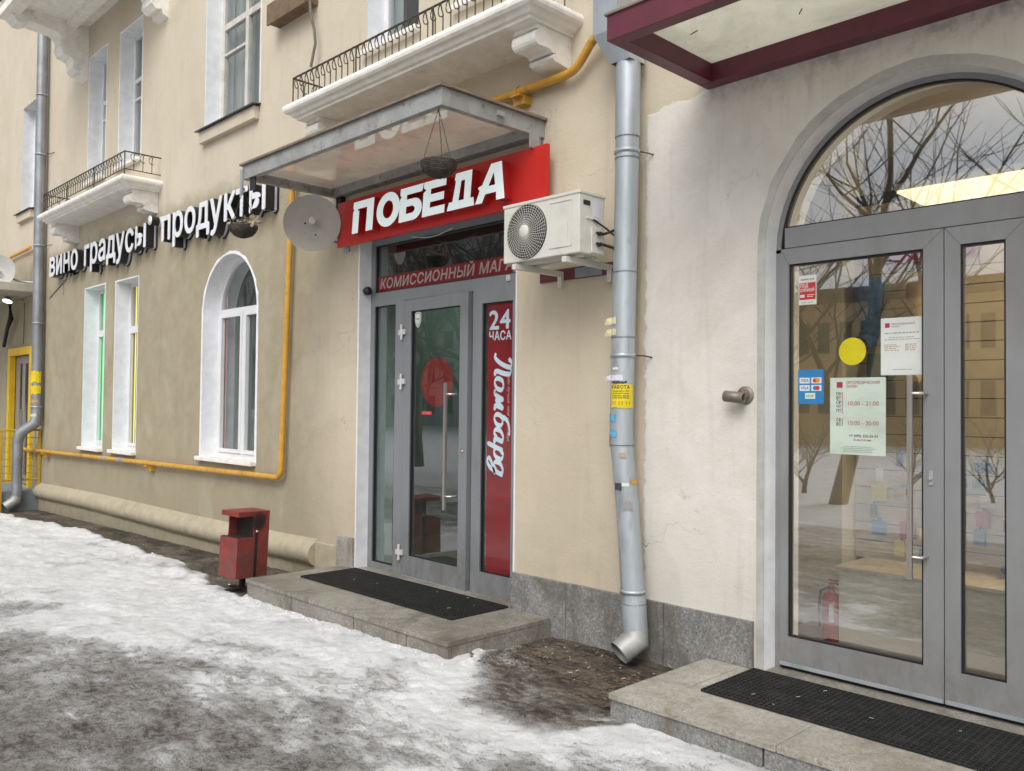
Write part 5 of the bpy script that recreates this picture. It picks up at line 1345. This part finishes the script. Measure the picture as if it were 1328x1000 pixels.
tx = MB(); flat_text(tx, 'МИР', .020, on_wall(-2.380, YR - .003, 1.731), .022, 0, 0, .05); tx.build('print', M['green'], e)
tx = MB(); flat_text(tx, 'К оплате'.replace('К', 'к'), .012, on_wall(-2.40, YR - .002, 1.865), .012, 0, 0, .1) if False else None
tx.build('print', M['paper'], e) if tx and tx.v else None
into(e)
t_ = MB().lathe([(0, .0015), (.078, .0015), (.078, 0)], (-2.105, YR, 1.990), (0, -1, 0), 40, False)
tag(t_.build('round_sticker', M['yellow_vinyl']), 'plain bright yellow round sticker on the arched door glass', 'sticker')

def lines(mb, x0, x1, z, n, dz, h=.004, seed=1, y=YR - .002, centre=True):
    rn = random.Random(seed)
    for i in range(n):
        k = rn.uniform(.65, 1); w_ = (x1 - x0) * k; xa = (x0 + x1 - w_) / 2 if centre else x0; zz = z - i * dz; x = xa
        while x < xa + w_:
            l = rn.uniform(.006, .022); mb.add([(x, y, zz), (min(x + l, xa + w_), y, zz), (min(x + l, xa + w_), y, zz + h), (x, y, zz + h)], [(0, 1, 2, 3)]); x += l + .004
e = board('paper_notice', -1.945, -1.720, 1.852, 2.165, YR, M['paper'], 'white paper notice taped near the handle of the arched door', 'notice')
box(-1.922, -1.897, YR - .0025, YR - .0016, 2.112, 2.137).build('red_logo', M['ink_red'], e)
tx = MB(); flat_text(tx, 'ОРТОПЕДИЧЕСКИЙ', .012, on_wall(-1.887, YR - .002, 2.126), .012, 0, 0, .125); flat_text(tx, 'САЛОН', .012, on_wall(-1.887, YR - .002, 2.112), .012); tx.build('heading', M['ink_red'], e)
tx = MB(); lines(tx, -1.925, -1.74, 2.078, 1, .02, .006, 2); lines(tx, -1.925, -1.74, 2.055, 2, .011, .004, 3); lines(tx, -1.90, -1.76, 1.880, 1, .01, .004, 8); tx.build('print', M['ink_pale'], e)
tx = MB(); lines(tx, -1.925, -1.84, 2.015, 4, .010, .005, 4, centre=False); lines(tx, -1.815, -1.75, 2.015, 4, .010, .005, 5, centre=False); tx.build('print', M['ink_tan'], e)
into(e)
e = board('opening_hours', -2.234, -1.918, 1.408, 1.842, YR, M['paper_green'], 'pale green notice with shop opening hours 10:00-21:00 on the arched door', 'notice')
box(-2.195, -2.160, YR - .0025, YR - .0016, 1.785, 1.818).build('red_logo', M['ink_red'], e)
tx = MB(); flat_text(tx, 'ОРТОПЕДИЧЕСКИЙ', .022, on_wall(-2.140, YR - .002, 1.806), .012, 0, 0, .19); flat_text(tx, 'САЛОН', .022, on_wall(-2.140, YR - .002, 1.785), .012, 0, 0, .065)
flat_text(tx, '10:00 - 21:00', .034, on_wall(-2.135, YR - .002, 1.685), .006, 0, 0, .18); flat_text(tx, '10:00 - 20:00', .034, on_wall(-2.135, YR - .002, 1.575), .006, 0, 0, .18)
flat_text(tx, 'www.med.ru'.replace('med.ru', 'салон.ру'.replace('л', 'л')) if False else 'салон.', .016, on_wall(-2.10, YR - .002, 1.487), .012, 0, 0, .11) 
tx.box(-2.163, -2.160, YR - .0028, YR - .0016, 1.640, 1.760).box(-2.163, -2.160, YR - .0028, YR - .0016, 1.568, 1.612); tx.build('red_print', M['ink_red'], e)
tx = MB()
for i, s_ in enumerate(('ПН', 'ВТ', 'СР', 'ЧТ', 'ПТ')): flat_text(tx, s_, .024, on_wall(-2.198, YR - .002, 1.742 - i * .024), .022, 0, 0, .030)
for i, s_ in enumerate(('СБ', 'ВС')): flat_text(tx, s_, .024, on_wall(-2.198, YR - .002, 1.594 - i * .024), .022, 0, 0, .030)
flat_text(tx, '+7 (495) 225-33-33', .020, on_wall(-2.125, YR - .002, 1.508), .022, 0, 0, .165)
lines(tx, -2.18, -1.97, 1.452, 4, .0095, .0022, 7); tx.build('print', M['ink'], e); into(e)

# ------------------------------------------------------------------ things inside the right hand shop
sw = empty('display_wall', (-1.6, 1.45, 0), 'beige slatted display wall inside the shop behind the arched door', 'display wall')
for i in range(20):
    z0_ = .62 + i * .125
    if z0_ > 3.1: break
    box(-2.66, .3, 1.45, 1.475, z0_, z0_ + .118).build('slat', M['slat'], sw)
box(-2.66, .3, 1.476, 1.50, .115, 3.2).build('backing', M['soot'], sw)
into(sw)
box(-3.0, -2.66, 1.2, 1.5, .115, 3.5)
t_ = box(-3.1, -2.665, 1.25, 1.60, .116, 3.54).build('wall_pier', M['cream_room'])
tag(t_, 'beige wall pier inside the shop beside the slatted display wall', 'pier')
cab_ = empty('display_cabinet', (-2.1, 1.2, .115), 'low cream cabinet inside the shop behind the arched door', 'cabinet')
box(-2.55, -1.2, .95, 1.42, .116, .60).build('body', M['cabinet'], cab_, .004); box(-2.57, -1.18, .93, 1.43, .602, .625).build('top', M['slat'], cab_, .003); into(cab_)
# things hanging and standing on the display
def hung(name, label, cat, x, z, h, r, mat, y=1.36, bend=0):
    e = empty(name, (x, y, z), label, cat, 'orthopaedic display legs on the slatted wall')
    pts = [(x + bend * (1 - t) * .5, y - .02 * math.sin(t * 3), z + h * t) for t in (0, .25, .5, .75, 1)]
    MB().tube(pts, r, 14, True, True, [r * .62, r * .72, r * .9, r * 1.02, r]).build('shell', mat, e)
    MB().tube([(x + bend * .5, y, z), (x + bend * .5 - .02, y - .10, z - .04)], r * .6, 10).build('foot', mat, e); into(e)
hung('blue_support', 'blue knitted support hanging at the upper left of the slatted wall', 'mannequin leg', -2.52, 2.15, .42, .10, M['blue_cloth'])
hung('leg_form', 'tan leg form hanging right of the blue support', 'mannequin leg', -2.18, 1.9, .60, .085, M['tan_cloth'])
hung('stocking', 'dark teal stocking below the blue support', 'mannequin leg', -2.46, 1.62, .42, .07, M['teal_cloth'])
hung('stocking', 'second dark teal stocking below the tan leg', 'mannequin leg', -2.08, 1.58, .36, .07, M['teal_cloth'])
hung('stocking', 'slim blue stocking low on the slatted wall near the cabinet', 'mannequin leg', -1.62, .72, .55, .05, M['blue_cloth'])
hung('stocking', 'pale blue stocking form seen through the narrow right pane', 'mannequin leg', -.95, .95, .6, .055, M['blue_cloth'])
rn = random.Random(12)
bxm = [M['sticker_blue'], M['ink'], M['paper'], M['ink_red'], M['yellow_vinyl'], M['ink_tan'], M['cabinet'], M['teal_cloth'], M['blue_cloth']]
bnm = ['blue', 'black', 'white', 'crimson', 'yellow', 'tan', 'cream', 'teal', 'dark blue']
ords = ['first', 'second', 'third', 'fourth', 'fifth', 'sixth', 'seventh', 'eighth', 'ninth', 'tenth', 'eleventh', 'twelfth', 'thirteenth', 'fourteenth']
for i in range(84):
    colm, row = i % 14, i // 14; x = -2.52 + colm * .165 + rn.uniform(-.02, .03); z = .66 + .125 * row + rn.uniform(-.01, .01); q_ = rn.randrange(len(bxm))
    if rn.random() < .2: continue
    w_, h_ = rn.uniform(.035, .10), rn.uniform(.05, .115); dp = rn.uniform(.01, .05)
    e = MB().box(x, x + w_, 1.444 - dp, 1.444, z, z + h_).box(x + w_ * .4, x + w_ * .6, 1.43, 1.448, z + h_, z + h_ + .02).build('product_pack', bxm[q_], None)
    e.rotation_euler = (0, 0, 0)
    tag(e, '%s packet on the display wall, %s in its row, %s row from floor' % (bnm[q_], ords[colm], ords[row]), 'package', 'packages on the display wall')
fe = empty('fire_extinguisher', (-2.60, 1.0, .116), 'red fire extinguisher standing on the shop floor behind the arched door', 'fire extinguisher')
fx, fy = -2.615, .98
MB().lathe([(0, 0), (.056, 0), (.060, .015), (.060, .27), (.048, .305), (.024, .325), (.018, .35), (0, .35)], (fx, fy, .116), (0, 0, 1), 24).build('tank', M['ext_red'], fe)
MB().tube([(fx, fy, .46), (fx, fy, .49)], .014, 8).box(fx - .015, fx + .06, fy - .01, fy + .01, .487, .497).box(fx - .015, fx + .05, fy - .01, fy + .01, .512, .520).build('valve', M['ink_red'], fe)
MB().tube([(fx, fy - .015, .475), (fx - .06, fy - .03, .44), (fx - .072, fy - .03, .32), (fx - .066, fy - .03, .20)], .009, 8).build('hose', M['black'], fe)
box(fx + .012, fx + .045, fy - .0625, fy - .0605, .25, .37).build('tank_label', M['paper'], fe); into(fe)
cl = empty('ceiling_light', (-1.5, .95, 3.0), 'long lit warm ceiling light seen through the arched fanlight', 'ceiling light')
for a, b_ in ((-2.08, -1.80), (-1.79, -.95)):
    box(a, b_, .71, 1.16, 2.985, 3.0).build('diffuser', M['lamp'], cl)
box(-2.09, -.94, .70, 1.17, 3.001, 3.04).build('housing', M['cabinet'], cl); into(cl)
ll = bpy.data.lights.new('unseen_shop_fill', 'AREA'); ll.energy = 70; ll.color = (1, .88, .70); ll.shape = 'RECTANGLE'; ll.size = .6; ll.size_y = .9  # unseen lamp added right of the ceiling panel to brighten the shop interior
lo_ = bpy.data.objects.new('unseen_shop_fill', ll); col.objects.link(lo_); lo_.location = (-.15, .95, 3.40); lo_.rotation_euler = (0, R(-18), 0)
t_ = empty('interior_sign', (-2.3, 1.42, 2.62), 'small burgundy hanging sign inside the shop near the top of the glass', 'sign')
box(-2.40, -1.85, 1.40, 1.415, 2.66, 2.80).build('board', M['plaque'], t_); into(t_)
l2 = bpy.data.lights.new('added_shop_fill', 'AREA'); l2.energy = 16; l2.color = (.85, 1, .9); l2.size = 1.2  # fill lamp added to lift the dark left shop, no fixture there
o2 = bpy.data.objects.new('added_shop_fill', l2); col.objects.link(o2); o2.location = (-6.9, 2.2, 3.3)
# left shop interior
ct = empty('shop_counter', (-5.8, 2, .115), 'dark counter inside the dim shop behind the half open door', 'counter')
box(-6.6, -5.2, 1.9, 2.4, .116, 1.05).build('body', M['dark_room'], ct); box(-6.65, -5.15, 1.85, 2.45, 1.052, 1.08).build('top', M['flat_dark'], ct); into(ct)

# ------------------------------------------------------------------ litter and ice on the bare strip
rn = random.Random(31)
m_ = MB()
for i in range(42):
    x = rn.choice([rn.uniform(-4.15, -2.95), rn.uniform(-4.1, -3.0), rn.uniform(-16, -7.6)]); y = rn.uniform(-.75, -.06) if x > -5 else rn.uniform(-.45, -.08)
    a = rn.uniform(0, 3.14); l = rn.uniform(.008, .026); z = ground_z(x, y) + .006
    m_.tube([(x, y, z), (x + l * math.cos(a), y + l * math.sin(a), z + rn.uniform(0, .004))], rn.uniform(.0018, .0036), 5)
for i in range(12):
    x, y = (rn.uniform(-6.6, -4.8), rn.uniform(-.58, -.1)) if i % 2 else (rn.uniform(-2.5, -1.1), rn.uniform(-.56, -.1))
    a = rn.uniform(0, 3.14); l = rn.uniform(.006, .03)
    m_.tube([(x, y, .150), (x + l * math.cos(a), y + l * math.sin(a), .151)], .0018, 4)
tag(m_.build('cigarette_litter', M['butt']), 'pale cigarette ends scattered on the dark strip by the wall', 'litter', kind='stuff')
m_ = MB()
for i in range(900):
    x = rn.choice([rn.uniform(-4.2, -2.95), rn.uniform(-16, -7.0), rn.uniform(-4.2, -2.95)]); y = rn.uniform(-.9, -.05) if x > -5 else rn.uniform(-.5, -.05)
    z = ground_z(x, y) + .002; s_ = rn.uniform(.004, .022) * (1 if i % 4 else 1.3); a = rn.uniform(0, 6.28)
    p = [Vector((x, y, z)) + Vector((math.cos(a + k * 1.57) * s_, math.sin(a + k * 1.57) * s_ * .6, rn.uniform(0, .006))) for k in range(4)]
    m_.add(p + [Vector((x, y, z + s_ * .5))], [(0, 1, 4), (1, 2, 4), (2, 3, 4), (3, 0, 4)])
tag(m_.build('wet_leaf_litter', M['leaf_litter']), 'dark wet crumbs of leaves and grit along the wall base', 'litter', kind='stuff')
M['snow'] = simple('clean_snow', (.78, .79, .81), .8, 0, var=.05, dirt=(.5, .48, .45), dirt_amt=.3, bump=.6, bscale=30)
m_ = MB()
ico = [(0, 0, 1), (.89, 0, .45), (.28, .85, .45), (-.72, .53, .45), (-.72, -.53, .45), (.28, -.85, .45), (.72, .53, -.45), (-.28, .85, -.45), (-.89, 0, -.45), (-.28, -.85, -.45), (.72, -.53, -.45), (0, 0, -1)]
icf = [(0, 1, 2), (0, 2, 3), (0, 3, 4), (0, 4, 5), (0, 5, 1), (1, 6, 2), (2, 7, 3), (3, 8, 4), (4, 9, 5), (5, 10, 1), (6, 7, 2), (7, 8, 3), (8, 9, 4), (9, 10, 5), (10, 6, 1), (11, 7, 6), (11, 8, 7), (11, 9, 8), (11, 10, 9), (11, 6, 10)]
for i in range(90):
    x = rn.uniform(-7.0, -4.15)
    y = -1.02 - abs(rn.gauss(0, .05)) if x < -4.2 else rn.uniform(-1.0, -.70)
    if i % 5 == 0: x = rn.uniform(-15, -7.2); y = -.62 - abs(rn.gauss(0, .08))
    s_ = rn.uniform(.004, .013); z = ground_z(x, y) + s_ * .1; q = [rn.uniform(.7, 1.3) for _ in range(12)]
    m_.add([(x + a * s_ * k, y + b_ * s_ * k, z + c * s_ * .7 * k) for (a, b_, c), k in zip(ico, q)], icf, True)
tag(m_.build('snow_crumbs', M['snow']), 'loose snow crumbs banked along the step and the snow edge', 'snow', kind='stuff')

# ------------------------------------------------------------------ the other side of the street (seen in the glass)
def grow(mb, p, d, l, r, depth, rn, tw):
    n = 3; pts = [p]; rad = [r]; q = p.copy(); dd_ = d.copy()
    for i in range(n):
        dd_ = (dd_ + Vector((rn.uniform(-1, 1), rn.uniform(-1, 1), rn.uniform(-.4, .7))) * .16).normalized(); q = q + dd_ * (l / n); pts.append(q.copy()); rad.append(r * (1 - .45 * (i + 1) / n))
    (mb if depth > 2 else tw).tube(pts, r, 6 if depth > 2 else 3, False, True, rad)
    if depth == 0: return
    k = 3 if depth > 1 else 2
    for i in range(k if depth > 3 else 2):
        t = rn.uniform(.35, 1.0); idx = min(int(t * n), n - 1); st = pts[idx].lerp(pts[idx + 1], t * n - idx)
        sd_ = Vector((rn.uniform(-1, 1), rn.uniform(-1, 1), rn.uniform(-.25, .8))).normalized()
        nd = (dd_ * .55 + sd_ * .8).normalized()
        grow(mb, st, nd, l * rn.uniform(.58, .78), max(.006, r * rn.uniform(.42, .58)), depth - 1, rn, tw)
    grow(mb, pts[-1], (dd_ + Vector((rn.uniform(-.3, .3), rn.uniform(-.3, .3), .1))).normalized(), l * .78, max(.006, r * .55), depth - 1, rn, tw)
tree_src = []
for s_, lean in ((1, (.30, .0, .95)), (2, (-.12, .1, .99)), (3, (.05, -.1, .99))):
    e = empty('bare_tree', (0, 0, 0)); tm, tt = MB(), MB()
    grow(tm, Vector((0, 0, -.2)), Vector(lean).normalized(), 3.4, .17 if s_ != 2 else .24, 5, random.Random(s_ * 17), tt)
    tm.build('trunk', M['bark'], e); tt.build('twigs', M['bark'], e); tree_src.append(e)
spots_t = [(-7.0, -10.2, 0, .0, 1.0), (-1.6, -12.5, 1, 2, .95), (-11.5, -12.5, 2, 1, 1.05), (-14.5, -10.0, 1, 4, 1.1), (-18.5, -10.6, 0, 3, 1.1), (-23, -11.5, 2, 5, 1.15), (-28, -10.5, 1, .5, 1.1), (-35, -12, 0, 1.5, 1.2), (-16.5, -16, 2, 2.5, 1.2), (3, -11, 2, 2.2, 1), (-44, -13, 1, 2.9, 1.2)]
used = [0, 0, 0]
tl = ['nearest leaning bare tree opposite the arched door', 'bare tree', 'bare tree']
tree_where = ['nearest of all, opposite the arched door', 'to the right of the arched door', 'opposite the red bin', 'opposite the arched window', 'opposite the left downspout', 'beyond the left downspout', 'far to the left', 'farther to the left, rather large', 'in the second row, behind the others', 'far right, outside the reflection centre', 'farthest to the left of all']
for i, (x, y, k, a, s_) in enumerate(spots_t):
    if not used[k]: o = tree_src[k]; used[k] = 1
    else:
        o = tree_src[k].copy(); col.objects.link(o)
        for ch in tree_src[k].children: c = ch.copy(); col.objects.link(c); c.parent = o
    o.location = (x, y, float(slope(np.array(x)))); o.rotation_euler = (0, 0, a); o.scale = (s_, s_, s_)
    tag(o, 'bare reflected street tree across the road, ' + tree_where[i], 'tree', 'bare trees across the road')

shrub_at = ['first from the left', 'second from the left', 'third from the left', 'fourth from the left', 'fifth from the left', 'sixth from the left', 'seventh from the left', 'eighth from the left', 'ninth from the left']
for i in range(9):
    o = tree_src[i % 3].copy(); col.objects.link(o); o.name = 'bare_shrub'
    for ch in tree_src[i % 3].children: c = ch.copy(); col.objects.link(c); c.parent = o
    o.location = (-15.5 + i * 1.75, -12.4 + .5 * math.sin(i * 2.1), -.15); o.rotation_euler = (0, 0, i * 1.3); o.scale = (.26, .26, .20)
    tag(o, 'low bare twiggy shrub across the road, %s in its row' % shrub_at[i], 'shrub', 'bare shrubs across the road')
fb = empty('far_building', (-8, -42, 0), 'low ochre building with rows of windows across the road, reflected in the right door', 'building')
box(-26, 8, -52, -42, -1, 7.6).build('wall', M['far_wall'], fb); box(-26.4, 8.4, -52.4, -41.6, 7.6, 8.4).build('roof', M['far_roof'], fb)
first = None
for r_i, z in enumerate((1.4, 4.8)):
    for i in range(27):
        x = -25.2 + i * 1.22
        if first is None: first = box(0, .66, -.0, .06, 0, 1.75).build('window', M['far_pane'], fb); o = first
        else: o = twin(first, parent=fb)
        o.location = (x, -41.99, z)
into(fb)
for ch in fb.children:
    pass
fg = empty('far_building', (-60, -40, 0), 'tall grey block further along the opposite side, reflected in the left door', 'building')
box(-95, -34, -60, -46, -2, 17).build('wall', M['far_wall_grey'], fg); box(-95.5, -33.5, -60.5, -45.5, 17, 17.6).build('roof', M['far_roof'], fg)
first = None
for r_i in range(5):
    for i in range(20):
        x = -93 + i * 3
        if first is None: first = box(0, 1.5, -.0, .06, 0, 1.8).build('window', M['far_pane'], fg); o = first
        else: o = twin(first, parent=fg)
        o.location = (x, -45.99, .8 + r_i * 3.2)
into(fg)
